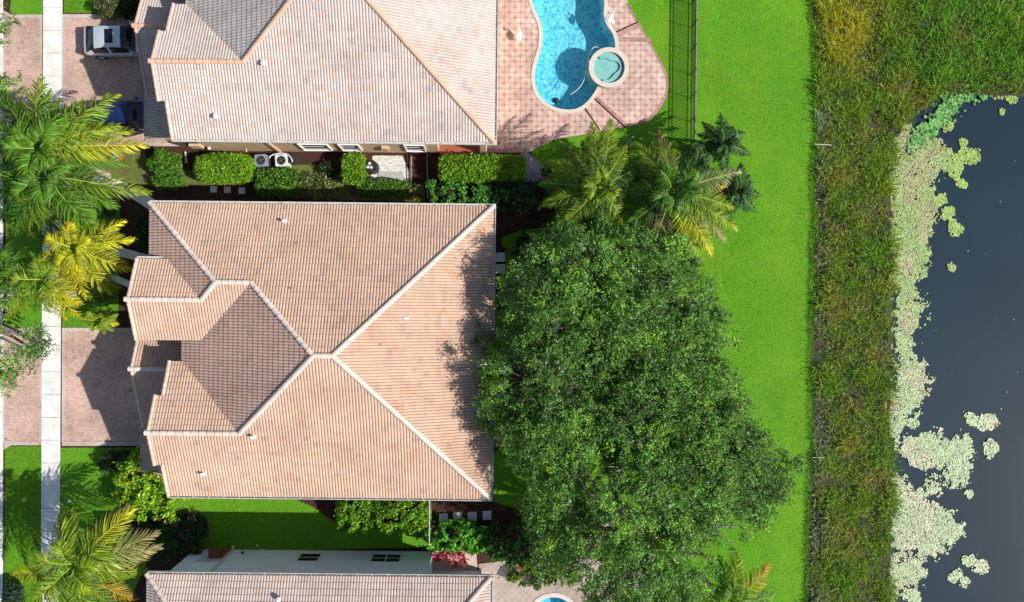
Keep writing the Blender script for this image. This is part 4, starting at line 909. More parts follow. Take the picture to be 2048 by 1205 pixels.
shrub('long glossy clipped hedge against the north house, west of the condensers', 386,306,505,364, 1.35, HG, ls=0.055, dens=520, hi=HG2, seed=21, ex=3.6, group='clipped hedges between the houses')
shrub('square clipped hedge block just west of the dark pool heater', 683,307,728,366, 1.5, HG, ls=0.055, dens=520, hi=HG2, seed=22, group='clipped hedges between the houses')
shrub('long rectangular clipped hedge east of the gate, beside the gravel', 879,310,1050,361, 1.6, HG, ls=0.055, dens=520, hi=HG2, seed=23, ex=9, group='clipped hedges between the houses')
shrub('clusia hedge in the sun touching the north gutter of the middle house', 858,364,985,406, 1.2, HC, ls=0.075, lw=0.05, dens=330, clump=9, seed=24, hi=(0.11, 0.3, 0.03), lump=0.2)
shrub('clusia hedge in shade between the gravel and the house corner', 985,366,1090,414, 1.25, (0.035, 0.12, 0.03), ls=0.075, lw=0.05, dens=300, clump=9, seed=25, lump=0.2)  # same clusia as its sunny half, shade put into darker leaves
shrub('bushy green shrub west of the long hedge, near the fence corner of the palms', 294,298,352,348, 1.5, HM, 'shrub', ls=0.06, dens=330, seed=26, ex=2.6, lump=0.25, hi=HG)
shrub('small green shrub below the bushy one near the roof corner', 300,345,368,378, 1.0, HM, 'shrub', ls=0.055, dens=330, seed=27, ex=2.4, lump=0.3, hi=HG)
shrub('dark green shrub directly below the two round condensers', 510,335,592,392, 1.3, HM, 'shrub', ls=0.055, dens=380, seed=28, ex=3, lump=0.2, hi=HG)
shrub('thin twiggy shrub with pale stems in the middle of the side yard', 592,350,680,396, 1.0, (0.13, 0.2, 0.04), 'shrub', ls=0.05, dens=170, seed=29, ex=2.4, lump=0.4, hi=(0.3, 0.3, 0.12))
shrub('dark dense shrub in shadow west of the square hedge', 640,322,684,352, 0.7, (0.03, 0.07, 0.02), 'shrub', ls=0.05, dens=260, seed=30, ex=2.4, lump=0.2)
shrub('low clipped hedge below the white rubble', 712,358,815,392, 1.0, HM, ls=0.055, dens=420, seed=31, ex=4, hi=HG, group='clipped hedges between the houses')
shrub('small yellowish clump by the gate post', 818,386,840,404, 0.5, (0.2, 0.2, 0.03), 'shrub', ls=0.06, dens=200, seed=32, ex=2.2)
shrub('large loose hibiscus bush with orange flowers at the front corner', 228,912,348,1034, 2.4, (0.22, 0.42, 0.015), 'bush', 'flowering_bush', ls=0.075, lw=0.052, dens=260, clump=7, seed=33, ex=2.3, lump=0.45, hi=(0.38, 0.55, 0.03), flowers=((0.75, 0.18, 0.05), 9, 0.11), rough=0.12)
shrub('dark ixora bush with red flowers at the corner of the south house', 285,1040,398,1118, 1.3, (0.03, 0.08, 0.025), 'bush', 'flowering_bush', ls=0.055, dens=300, seed=34, ex=2.5, lump=0.3, flowers=((0.6, 0.03, 0.03), 24, 0.1))
shrub('low purple-leaved shrub curving round the ixora bush', 345,1028,412,1086, 0.6, (0.06, 0.02, 0.05), 'shrub', ls=0.06, dens=160, seed=35, ex=2.2, lump=0.4)
shrub('red-flowered shrub beside the windblown palm', 256,1038,312,1075, 1.0, (0.04, 0.07, 0.03), 'bush', 'flowering_bush', ls=0.055, dens=260, seed=36, ex=2.4, lump=0.3, flowers=((0.5, 0.03, 0.06), 14, 0.1))
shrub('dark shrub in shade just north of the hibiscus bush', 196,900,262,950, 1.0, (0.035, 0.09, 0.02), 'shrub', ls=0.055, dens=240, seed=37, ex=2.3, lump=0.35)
shrub('round leafy shrub south of the middle house, western of the pair', 672,996,742,1068, 1.7, (0.16, 0.36, 0.015), 'shrub', ls=0.06, lw=0.042, dens=420, clump=12, seed=38, ex=2.7, lump=0.22, hi=HG2, group='pair of shrubs south of the middle house')
shrub('round leafy shrub south of the middle house, eastern of the pair', 742,992,852,1066, 1.8, (0.17, 0.37, 0.015), 'shrub', ls=0.06, lw=0.042, dens=420, clump=12, seed=39, ex=2.8, lump=0.22, hi=HG2, group='pair of shrubs south of the middle house')
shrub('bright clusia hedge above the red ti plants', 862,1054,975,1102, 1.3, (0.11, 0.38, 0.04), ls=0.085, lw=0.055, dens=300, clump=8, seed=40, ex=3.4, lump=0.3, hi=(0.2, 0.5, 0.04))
shrub('clusia hedge in the shade of the south oak', 975,1058,1100,1122, 1.4, (0.035, 0.15, 0.025), ls=0.08, lw=0.05, dens=300, clump=8, seed=41, ex=3.0, lump=0.35, hi=(0.09, 0.25, 0.02))  # the oak's shade is put into this half's darker leaf colour
shrub('mixed croton planting along the edge of the star pattern deck', 1030,1110,1160,1168, 1.0, (0.07, 0.17, 0.02), 'shrub', ls=0.07, lw=0.045, dens=240, clump=8, seed=42, ex=2.4, lump=0.5, hi=(0.3, 0.34, 0.03))
shrub('leafy croton strand hanging over the star pattern deck', 1065,1140,1084,1184, 0.8, (0.08, 0.17, 0.03), 'shrub', ls=0.05, dens=330, seed=43, ex=2.3)
shrub('small croton at the west end of the deck planting', 1020,1140,1036,1168, 0.7, (0.12, 0.26, 0.02), 'shrub', ls=0.055, dens=330, seed=44, ex=2.3)
shrub('brownish bush at the north driveway edge by the grass', 184,-14,236,34, 1.2, (0.13, 0.14, 0.05), 'shrub', ls=0.05, dens=320, seed=45, ex=2.6, lump=0.3, hi=(0.09, 0.16, 0.03))
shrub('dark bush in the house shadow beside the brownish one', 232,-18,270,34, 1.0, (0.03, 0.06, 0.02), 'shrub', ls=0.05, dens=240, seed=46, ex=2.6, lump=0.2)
shrub('dark shrub against the front wall of the middle house', 268,430,296,500, 1.1, (0.025, 0.09, 0.02), 'shrub', ls=0.055, dens=300, seed=47, ex=2.8)
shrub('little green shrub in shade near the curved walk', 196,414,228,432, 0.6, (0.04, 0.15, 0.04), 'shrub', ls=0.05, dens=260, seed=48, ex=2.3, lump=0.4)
shrub('dark shrub in the bottom left corner by the kerb', 2,1172,40,1225, 1.2, (0.04, 0.08, 0.04), 'shrub', ls=0.06, dens=240, seed=49, ex=2.4, lump=0.3)
shrub('dark undergrowth between the two coconut palms', 1120,296,1395,500, 1.6, (0.03, 0.1, 0.025), 'shrub', ls=0.085, lw=0.045, dens=150, clump=5, seed=50, ex=2.4, lump=0.5)  # shade below the palms put into very dark leaf colour
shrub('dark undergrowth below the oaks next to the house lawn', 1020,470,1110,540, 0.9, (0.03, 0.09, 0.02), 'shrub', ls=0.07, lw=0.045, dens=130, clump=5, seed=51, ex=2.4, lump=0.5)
def ti_plant(px, py, lb, s=1.0, c1=(0.3, 0.02, 0.035), c2=(0.55, 0.1, 0.1)):
    p = P3(px, py, 0.8); root = thing('ti_plant', lb, 'plant', (p[0], p[1], 0), 0, 'red ti plants in the planting beds'); mb = MB(); sb = MB()
    sb.tube([(0, 0, 0), (0.02, 0.01, 0.55)], [0.03, 0.02], 6, (0.2, 0.14, 0.1)); sb.build('stem', M_BARKT, root)
    for j in range(26):
        a = rng.random()*6.28; el = R(10+60*rng.random()); L = (0.3+0.15*rng.random())*s; d = np.array([math.cos(a)*math.cos(el), math.sin(a)*math.cos(el), math.sin(el)]); sd = np.array([-math.sin(a), math.cos(a), 0])*0.035*s
        b0 = np.array([0, 0, 0.45+0.15*rng.random()]); m1 = b0+d*L*0.55; e = m1+(d-np.array([0, 0, 0.7]))*L*0.45; c = np.array(c1)*(0.6+0.8*rng.random()) if rng.random() < 0.7 else np.array(c2)
        mb.add([b0-sd*.3, b0+sd*.3, m1+sd, m1-sd, e], [(0, 1, 2, 3)], c); mb.F.append(np.array([[3, 2, 4]])+mb.n-5)
    mb.build('foliage', M_LEAF, root)
for px, py, lb in ((872,1112,'darkest red ti plant at the west end of the pocket bed'),(893,1106,'wine red ti plant second from the west end of the pocket bed'),(915,1104,'crimson ti plant in the middle of the pocket bed'),(928,1118,'low red ti plant close to the pale gravel'),(908,1124,'brownish red ti plant against the south house wall'),(948,1096,'brightest red ti plant at the east end of the pocket bed'),(1044,1128,'maroon ti plant at the edge of the star pattern deck'),(1057,1110,'small rusty ti plant under the croton planting')):
    ti_plant(px, py+3, lb, 1.35)
# ------------------------------------------------------------------ cars
def car_paint(name, col, rough=0.22, metal=0.3):
    m, nt, out = new_mat(name); p = princ(nt, out, col, rough, 0.5, metal); p.inputs['Coat Weight'].default_value = 0.6; p.inputs['Coat Roughness'].default_value = 0.05; return m
def make_car(label, loc, rz, paint, L=4.55, Wd=0.91, sunroof=True, kind='hatch'):
    root = thing('car', label, 'car', loc, rz, 'cars parked on the driveways')
    X  = [0.0, 0.05, 0.16, 0.34, 0.55, 0.95, 1.35, 1.9, 2.35, 2.75, 3.05, 3.35, 3.75, 4.15, 4.4, 4.5, 4.55]
    ZT = [0.62, 0.86, 1.0, 1.06, 1.2, 1.43, 1.5, 1.52, 1.5, 1.4, 1.2, 1.02, 0.97, 0.88, 0.76, 0.66, 0.5]
    HB = [0.66, 0.76, 0.83, 0.88, 0.9, 0.91, 0.91, 0.91, 0.91, 0.91, 0.9, 0.89, 0.88, 0.84, 0.76, 0.68, 0.58]
    ZB = [0.6, 0.78, 0.88, 0.93, 0.95, 0.96, 0.96, 0.95, 0.95, 0.94, 0.93, 0.92, 0.88, 0.8, 0.7, 0.62, 0.48]
    xs_ = np.concatenate([np.linspace(0, 0.4, 7), np.linspace(0.5, 4.1, 30), np.linspace(4.2, 4.55, 6)])
    zt = np.interp(xs_, X, ZT); hb = np.interp(xs_, X, HB)*Wd/0.91; zb = np.interp(xs_, X, ZB)
    k = np.array([0.25, .5, .25]); sm = lambda a: np.concatenate([[a[0]], np.convolve(a, k, 'valid'), [a[-1]]])
    zt, hb, zb = sm(sm(zt)), sm(hb), sm(zb)
    rows = []
    for x, t, w, b in zip(xs_, zt, hb, zb):
        b = min(b, t-0.01); cab = max(0.0, (t-b-0.12)/0.45); wr = w*(0.93-0.23*min(1, cab)); half = []
        half.append((w*0.93, 0.24)); half.append((w*0.985, 0.42)); half.append((w, 0.62 if b > 0.64 else b*0.95)); half.append((w*0.985, b*0.97)); half.append((w*0.93, b))
        half.append((wr+0.015, b+(t-b)*0.8)); half.append((wr-0.05, b+(t-b)*0.95)); half.append((wr*0.6, t-0.004)); half.append((0, t+0.012))
        rows.append([(x-L/2, -a, z) for a, z in half]+[(x-L/2, a, z) for a, z in half[-2::-1]])
    n = len(rows[0]); body, gf, gr, gs = MB(), MB(), MB(), MB(); Vv = np.array(rows)
    f = {'b': [], 'f': [], 'r': [], 's': []}
    for i in range(len(rows)-1):
        xm = (xs_[i]+xs_[i+1])/2
        for j in range(n-1):
            q = (i*n+j, (i+1)*n+j, (i+1)*n+j+1, i*n+j+1); jj = j if j < 8 else n-2-j
            key = 'b'
            if jj in (5, 6, 7) and 0.3 < xm < 0.98: key = 'r'
            if jj in (5, 6, 7) and 2.58 < xm < 3.3: key = 'f'
            if jj == 4 and 0.75 < xm < 3.0 and not (1.78 < xm < 1.88): key = 's'
            f[key].append(q)
    for nm, key, mat in (('body', 'b', paint), ('windshield', 'f', M_GLASS), ('rear_window', 'r', M_GLASS), ('side_window', 's', M_GLASS)):
        mb = MB(); mb.add(Vv.reshape(-1, 3), np.array(f[key]))
        if key == 'b':
            for e in (0, len(rows)-1): mb.F.append(np.array([tuple(range(e*n, e*n+n)) if e == 0 else tuple(range(e*n+n-1, e*n-1, -1))]))
        o = mb.build(nm, mat, root, smooth=True)
    if sunroof:
        mb = MB(); mb.box(1.62-L/2+0.1, 2.2-L/2, -0.42, 0.42, 1.5, 1.538); mb.build('sunroof', M_GLASS, root)
    mb = MB(); mb.tube([(0.95-L/2, 0, 1.44), (0.8-L/2, 0, 1.5)], [0.03, 0.012], 6); mb.build('antenna', M_BLACK, root)
    for x in (0.85, 3.6):
        for s in (-1, 1):
            mb = MB(); an = np.linspace(0, 2*np.pi, 20, endpoint=False)
            pr = [(0.2, -0.1), (0.32, -0.1), (0.335, -0.06), (0.335, 0.06), (0.32, 0.1), (0.2, 0.1)]
            v = [(x-L/2+r*math.cos(a), s*(Wd-0.1)+y, 0.335+r*math.sin(a)) for r, y in pr for a in an]
            mb.add(v, [(i*20+j, i*20+(j+1) % 20, (i+1)*20+(j+1) % 20, (i+1)*20+j) for i in range(5) for j in range(20)])
            w = mb.build('wheel', M_RUBBER, root)
            mb = MB(); v = [(x-L/2+r*math.cos(a), s*(Wd-0.1)+s*y, 0.335+r*math.sin(a)) for r, y in ((0.2, 0.09), (0.06, 0.05), (0.0, 0.07)) for a in an]
            mb.add(v, [(i*20+j, i*20+(j+1) % 20, (i+1)*20+(j+1) % 20, (i+1)*20+j) for i in range(2) for j in range(20)]); mb.build('rim', M_GUT, w)
    for s in (-1, 1):
        mb = MB(); mb.box(3.0-L/2, 3.12-L/2, min(s*0.88, s*1.04), max(s*0.88, s*1.04), 0.95, 1.08); mb.build('mirror', paint, root)
        mb = MB(); mb.box(-0.02-L/2, 0.12-L/2, min(s*0.5, s*0.72), max(s*0.5, s*0.72), 0.72, 0.84); mb.build('tail_light', M_RED, root)
        mb = MB(); mb.box(4.3-L/2, 4.5-L/2, min(s*0.48, s*0.68), max(s*0.48, s*0.68), 0.6, 0.7); mb.build('headlight', M_GUT, root)
    mb = MB(); mb.box(-0.03-L/2, 0.0-L/2, -0.17, 0.17, 0.48, 0.6); mb.build('number_plate', M_GUT, root)
    mb = MB(); mb.box(-0.04-L/2, 0.2-L/2, -0.6, 0.6, 0.3, 0.45); mb.box(4.4-L/2, 4.58-L/2, -0.55, 0.55, 0.26, 0.42); mb.build('bumper', M_DARK, root)
    return root
M_RED = plain('tail_lamp_red', (0.35, 0.01, 0.01), 0.25, 0.5)
def gpt(px, py): x, y = P(px, py); return (x, y, 0.026)
make_car('silver-white hatchback with black sunroof backed by its own shadow on the north driveway', gpt(181+72.8, 91), R(1.0), car_paint('silver_white_paint', (0.62, 0.66, 0.7)), Wd=0.89)
make_car('dark blue car half hidden by palm fronds on the north driveway', gpt(192+72.8, 238), R(0), car_paint('dark_blue_paint', (0.012, 0.028, 0.11)), Wd=0.85, sunroof=False)

# ------------------------------------------------------------------ fences
fence = thing('fence', 'black picket fence with a pale top rail along the lawn', 'fence', (*P(1381, 54), 0))
F0, F1 = P(1384, -132), P(1370, 985); L = math.hypot(F1[0]-F0[0], F1[1]-F0[1]); dv = np.array([(F1[0]-F0[0])/L, (F1[1]-F0[1])/L]); npan = int(L/1.468)
fo = np.array(fence.location)
for i in range(npan):
    a = np.array(F0)+dv*1.468*i-fo[:2]; b = a+dv*1.468
    mb = MB(); mb.box(a[0]-.032, a[0]+.032, a[1]-.032, a[1]+.032, 0, 1.24); mb.build('post', M_BLACK, fence)
    mb = MB()
    for z in (0.14, 0.98): mb.obox(a, b, 0.03, z, z+0.035)
    for k in range(1, 12):
        c = a+dv*1.468*k/12; mb.box(c[0]-.018, c[0]+.018, c[1]-.022, c[1]+.022, 0.06, 1.16)
    mb.build('picket_panel', M_BLACK, fence)
    mb = MB(); mb.obox(a, b, 0.045, 1.165, 1.2); mb.build('top_rail', M_GREEN, fence)
def fence_run(label, a, b, h, mat, name='fence', n=4, cat='fence', step=0.12):
    a = np.array(P(*a)); b = np.array(P(*b)); r = thing(name, label, cat, (*a, 0)); d = b-a; L = np.linalg.norm(d); d /= L
    for i in range(n+1):
        c = d*L*i/n; mb = MB(); mb.box(c[0]-.03, c[0]+.03, c[1]-.03, c[1]+.03, 0, h+0.04); mb.build('post', mat, r)
    mb = MB()
    for z in (0.15, h-0.2, h-0.04): mb.obox((0, 0), d*L, 0.035, z, z+0.035)
    for k in range(1, int(L/step)): c = d*step*k; mb.box(c[0]-.009, c[0]+.009, c[1]-.009, c[1]+.009, 0.06, h)
    mb.build('picket_panel', mat, r); return r
fence_run('white side fence from the middle house to the south house', (862,975), (862,1074), 1.35, M_GUT)
fence_run('black iron gate between the north house and the clusia hedge', (857,318), (858,402), 1.3, M_BLACK, 'gate', 3, 'gate')
kb = MB(); kb.obox(P(822,314), P(822,385), 0.12, 0, 0.12); tag(kb.build('kerb', M_STUCCO_C), 'narrow edging strip west of the iron gate', 'edging', kind='structure')

# ------------------------------------------------------------------ condensers, heater, statues
M_FAN = plain('fan_metal', (0.14, 0.15, 0.17), 0.4, 0.5, 0.3, 0.2)
def condenser(px, py, lb, s=0.4, h=0.75, mat=None):
    p = P3(px, py, h); r = thing('condenser', lb, 'condenser', (p[0], p[1], 0), R(3), 'air conditioners beside the north house')
    mb = MB(); mb.box(-s-0.05, s+0.05, -s-0.05, s+0.05, 0, 0.08); mb.build('pad', M_CONCG, r)
    mb = MB()
    for k in range(8): mb.box(-s, s, -s, s, 0.1+k*0.078, 0.15+k*0.078)
    mb.box(-s+.02, s-.02, -s+.02, s-.02, 0.08, h-0.05); mb.build('casing', mat or M_STONE, r)
    mb = MB(); an = np.linspace(0, 2*np.pi, 28, endpoint=False); k = 0.78*s
    sq = [(s*max(-1, min(1, 1.42*math.cos(a))), s*max(-1, min(1, 1.42*math.sin(a)))) for a in an]
    annulus(mb, [(k*math.cos(a), k*math.sin(a)) for a in an], sq, h-0.05, h); mb.build('lid', mat or M_STONE, r)
    mb = MB(); mb.add([(k*math.cos(a), k*math.sin(a), h-0.045) for a in an], [tuple(range(28))]); mb.build('fan_well', M_BLACK, r)
    mb = MB()
    for j in range(4):
        a = j*math.pi/2+0.4; q = [(0.07*math.cos(a), 0.07*math.sin(a)), (k*.85*math.cos(a-.25), k*.85*math.sin(a-.25)), (k*.85*math.cos(a+.35), k*.85*math.sin(a+.35))]
        mb.prism(q, h-0.04, h-0.03)
    mb.lathe([(0.09, 0.0), (0.09, 0.03), (0.0, 0.035)], 0, 0, 12, z=h-0.03); mb.build('fan', M_FAN, r)
    mb = MB()
    for q in (0.35, 0.6, 0.85): mb.tube([(k*q*math.cos(a), k*q*math.sin(a), h+0.01) for a in np.linspace(0, 2*np.pi, 25)], 0.006, 4, caps=False)
    for j in range(6): a = j*math.pi/3; mb.tube([(0, 0, h+0.01), (k*math.cos(a), k*math.sin(a), h+0.01)], 0.006, 4)
    mb.build('grille', M_BLACK, r); return r
condenser(521, 321, 'blue-grey condenser on the left of the pair', 0.36, 0.75, plain('blue_grey_metal', (0.22, 0.25, 0.32), 0.5, 0.4, 0, 0.2))
condenser(562, 321, 'pale condenser with a white hose looping round it, right of the pair', 0.36, 0.8)
mb = MB(); mb.tube(arc([(538,322),(540,311),(560,306),(575,308),(584,318),(585,330)], 0.85), 0.03, 6); tag(mb.build('conduit', M_WHITE), 'white flexible conduit looping over the pale condenser', 'conduit')
p = P3(585, 318, 0.6); bx = thing('control_box', 'slanted dark grey box standing right of the pale condenser', 'box', (p[0], p[1], 0), R(-20))
mb = MB(); mb.box(-0.16, 0.16, -0.28, 0.28, 0, 0.6); mb.build('casing', M_DARK, bx); mb = MB(); mb.prism([(-0.18,-0.3),(0.18,-0.3),(0.18,0.3),(-0.18,0.3)], 0.6, lambda x, y: 0.64+0.05*(x+0.18)); mb.build('lid', M_DARK, bx)
p = P3(741, 332, 0.9); ht = thing('pool_heater', 'dark eight-sided heater with three pale pieces on top beside the rubble', 'heater', (p[0], p[1], 0))
an = np.linspace(R(22.5), R(382.5), 8, endpoint=False)
mb = MB(); mb.prism([(0.46*math.cos(a), 0.4*math.sin(a)) for a in an], 0, 0.82); mb.build('casing', M_DARK, ht)
mb = MB(); mb.prism([(0.4*math.cos(a), 0.35*math.sin(a)) for a in an], 0.83, 0.9); mb.build('lid', M_BLACK, ht)
mb = MB()
for (a, b2) in ((-0.06, 0.14), (-0.16, -0.08), (0.04, -0.1)): mb.lathe([(0.1, 0), (0.09, 0.05), (0, 0.07)], a, b2, 6, z=0.9)
mb.build('vent_cap', M_STONE, ht)
def heron(px, py, lb, rz):
    p = P3(px, py, 0.7); r = thing('heron_statue', lb, 'statue', (p[0], p[1], 0.05), rz, 'white heron statues by the large pool')
    mb = MB(); mb.tube([(0, -0.34, 0.62), (0, -0.22, 0.7), (0, -0.05, 0.78), (0, 0.1, 0.8), (0, 0.2, 0.86), (0, 0.24, 0.98), (0, 0.19, 1.1), (0, 0.18, 1.22), (0, 0.24, 1.32), (0, 0.3, 1.33)],
                       [0.02, 0.09, 0.16, 0.13, 0.07, 0.045, 0.035, 0.035, 0.05, 0.03], 14); mb.build('body', M_WHITE, r, smooth=True)
    mb = MB(); mb.tube([(0, 0.3, 1.33), (0, 0.5, 1.3)], [0.018, 0.003], 6); mb.build('beak', M_GUT, r)
    for s in (-1, 1):
        mb = MB(); mb.tube([(s*0.11, 0.1, 0.82), (s*0.15, -0.1, 0.78), (s*0.1, -0.36, 0.62)], [0.05, 0.08, 0.01], 8); mb.build('wing', M_WHITE, r, smooth=True)
        mb = MB(); mb.tube([(s*0.05, 0.0, 0.7), (s*0.05, 0.03, 0.35), (s*0.05, 0.0, 0.04)], 0.014, 6); mb.build('leg', M_WHITE, r)
    mb = MB(); mb.lathe([(0, 0.05), (0.17, 0.05), (0.19, 0.0)], 0, 0, 14); mb.build('base', M_WHITE, r); r.scale = (1.05, 1.05, 0.62)
heron(1038, 66, 'white heron statue on the deck between the north house and the pool', R(0))
heron(1222, 32, 'white heron statue on the deck east of the pool', R(-30))

# ------------------------------------------------------------------ stepping stones and small things
def stone(px, py, s, lb, grp, tone=M_STONE, rz=0.0):
    r = tag(MB().box(-s/2, s/2, -s/2, s/2, -0.05, 0.05).build('stepping_stone', tone), lb, 'stepping stone', grp); r.location = (*P(px, py), 0); r.rotation_euler[2] = rz
g1 = 'stepping stones north of the middle house'
for px, py, lb, rz in ((427.5,379,'small square stepping stone, first of three by the long hedge',R(-1)),(455,380,'small square stepping stone, middle of three by the long hedge',R(5)),(484,382,'small square stepping stone, last of three by the long hedge',R(-1))): stone(px, py, 0.4, lb, g1, rz=rz)
g2 = 'stepping stones beside the east wall of the middle house'
for px, py, lb in ((1001,515,'upper stone of the pair below the clusia hedge'),(1001,538,'lower stone of the pair below the clusia hedge'),(998,850,'upper stone of the pair at the foot of the oaks'),(998,873,'lower stone of the pair at the foot of the oaks')): stone(px, py, 0.57, lb+', beside the house', g2)
g3 = 'stepping stones south of the middle house'
for px, py, lb in ((887,1036,'stone nearest the white side fence'),(915,1034,'stone second from the white side fence'),(944.5,1033,'stone third from the white side fence'),(974,1031,'stone farthest from the white side fence, near the roof corner')): stone(px, py, 0.55, 'pale square stepping '+lb, g3, rz=R(2))
def small(name, px, py, z, lb, cat, fn, mat, rz=0.0):
    p = P(px, py); mb = MB(); fn(mb); o = tag(mb.build(name, mat), lb, cat); o.location = (*p, z); o.rotation_euler[2] = rz; return o
M_BLUEB = plain('pale_blue_plastic', (0.2, 0.42, 0.5), 0.4, 0.4, 0, 0.2)
M_ORB = plain('orange_plastic', (0.6, 0.12, 0.03), 0.4, 0.4)
bx = thing('planter_box', 'small pale blue box with an orange rim on the grass beside the north driveway', 'box', (*P(236, 320), 0.01), R(-3))
mb = MB(); mb.box(-0.26, 0.26, -0.2, 0.2, 0, 0.3); mb.build('tub', M_ORB, bx); mb = MB(); mb.prism([(-0.22,-0.14),(0.18,-0.14),(0.18,0.2),(-0.22,0.2)], 0.3, 0.34); mb.build('lid', M_BLUEB, bx)
small('utility_cover', 138, 1002, 0.01, 'pale blue round utility cover on the lawn beside the sidewalk', 'cover', lambda m: m.lathe([(0,0.06),(0.09,0.05),(0.13,0.0)], 0, 0, 12), M_BLUEB)
small('sprinkler', 516, 1089, 0.0, 'little white sprinkler riser by the south house wall', 'sprinkler', lambda m: (m.tube([(0,0,0),(0,0,0.25)], 0.025, 8), m.lathe([(0,0.28),(0.05,0.26),(0.05,0.22)], 0, 0, 8)), M_WHITE)
small('downspout_pipe', 372, 319, 0.0, 'grey drain pipe lying on the mulch west of the long hedge', 'pipe', lambda m: m.tube([(0.0,0.45,0.12),(0.02,0.1,0.08),(0.05,-0.25,0.06)], [0.05,0.06,0.11], 8), M_GUT)
small('marker_stake', 1640, 292, -0.02, 'thin white stake lying across the lawn edge by the marsh, northern', 'stake', lambda m: m.tube([(-0.5,0.03,0.35),(0.5,-0.05,0.45)], 0.018, 6), M_WHITE)
small('marker_stake', 1630, 913, -0.02, 'thin white stake lying across the lawn edge by the marsh, southern', 'stake', lambda m: m.tube([(-0.3,0.0,0.35),(0.35,0.0,0.45)], 0.018, 6), M_WHITE)
for px, py, lb, rz in ((592,488,'curled dry leaf high on the north slope of the middle roof',0.3),(580,577,'dry twig lying low on the north slope near the ridge of the middle roof',0.1),(760,687,'dark leaf lying on the east slope of the middle roof',0.2)):
    f = ZE if px == 760 else ZN; x, y = inv(px, py, 0, 0, f); ct, st = math.cos(R(-.58)), math.sin(R(-.58)); lx, ly = (x-HCX)/PXM, -(y-HCY)/PXM
    w = (HCX/PXM+lx*ct-ly*st, -HCY/PXM+lx*st+ly*ct, f(x, y)/PXM+0.09)
    mb = MB(); mb.add([(-0.12,0,0),(0,0.04,0.03),(0.12,0.01,0.01),(0,-0.05,0.02)], [(0,1,2,3)]); o = tag(mb.build('dry_leaf', M_BARK), lb, 'dry leaf'); o.location = w; o.rotation_euler[2] = rz

# ------------------------------------------------------------------ marsh, lilies, lawn blades
rng = np.random.default_rng(5)
def sample(px0, px1, py0, py1, n): return rng.random(n)*(px1-px0)+px0, rng.random(n)*(py1-py0)+py0
def mcol(px, py):
    x = px/PXM; y = py/PXM; n = len(px)
    a = vnoise(x, y, 0.55, 1); b = vnoise(x, y, 1.7, 2); c = vnoise(x, y, 0.9, 8); d = vnoise(x, y, 2.6, 12)
    k = 0.5*a+0.5*b
    green = np.array([0.12, 0.33, 0.015]); olive = np.array([0.3, 0.37, 0.015]); tan = np.array([0.42, 0.32, 0.07]); dk = np.array([0.05, 0.13, 0.02]); gold = np.array([0.62, 0.52, 0.02]); grey = np.array([0.38, 0.36, 0.32])
    col = green[None]*(1-k[:, None])+olive[None]*k[:, None]
    w = np.clip((c-0.58)*2.4, 0, 0.65)[:, None]; col = col*(1-w)+tan[None]*w
    w = np.clip((0.42-d)*2.2, 0, 0.7)[:, None]; col = col*(1-w)+dk[None]*w
    up = np.exp(-((px-1690)/55)**2-((py-50)/90)**2)[:, None]*0.8; col = col*(1-up)+gold[None]*up
    w = (np.clip(1-(px-1625)/45, 0, 1)*np.clip(vnoise(x, y, 0.8, 30)*2.2-0.7, 0, 1))[:, None]; w = w*(py[:, None] > 180); w = w*0.75; col = col*(1-w)+grey[None]*w
    w = (np.clip((px-1740)/120, 0, 1)*np.clip((200-py)/60, 0, 1)*np.clip(vnoise(x, y, 0.7, 66)*2-0.5, 0, 1))[:, None]*0.7; col = col*(1-w)+np.array([[0.16, 0.44, 0.02]])*w
    return np.clip(col*(0.45+0.95*rng.random((n, 1))), 0.002, 1)
px, py = sample(1622, 2260, -110, 1330, 400000)
edge = np.where(py > 262, 1797+10*np.sin(py/37)+8*np.sin(py/11.3)+6*rng.normal(size=len(py)), 9e9)
edge = np.where((py <= 262) & (py > 180), 1800+(262-py)*1.15+10*rng.normal(size=len(py)), edge); edge = np.where((py <= 184) & (py > 165), np.where(rng.random(len(py)) < 0.5, 9e9, 1890), edge)
gap = vnoise(px/PXM, py/PXM, 1.5, 21)
left = 1627+5*vnoise(px*0, py/PXM, 2.0, 4)+np.where(py > 960, -(py-960)*0.055, 0)
ok = (px < edge) & (px > left) & (rng.random(len(px)) < np.clip(0.12+gap*1.25, 0, 1)*0.66*np.where((px < 1650) & (py > 190), 0.78, 1.0))
px, py = px[ok], py[ok]; xw = (px-NX)/PXM; yw = -(py-NY)/PXM; zz = terrain(xw, yw); n = len(px)
mb = MB(); blades(mb, np.stack([xw, yw, zz-0.02], 1), (0.25+0.6*rng.random(n))*(0.4+1.1*vnoise(xw, yw, 1.1, 44)), 0.012+0.02*rng.random(n), 0.55+0.7*rng.random(n), mcol(px, py))
tag(mb.build('marsh_grass', M_GRASSB), 'rough olive and brown marsh grass between the lawn and the lake', 'marsh grass', kind='stuff')
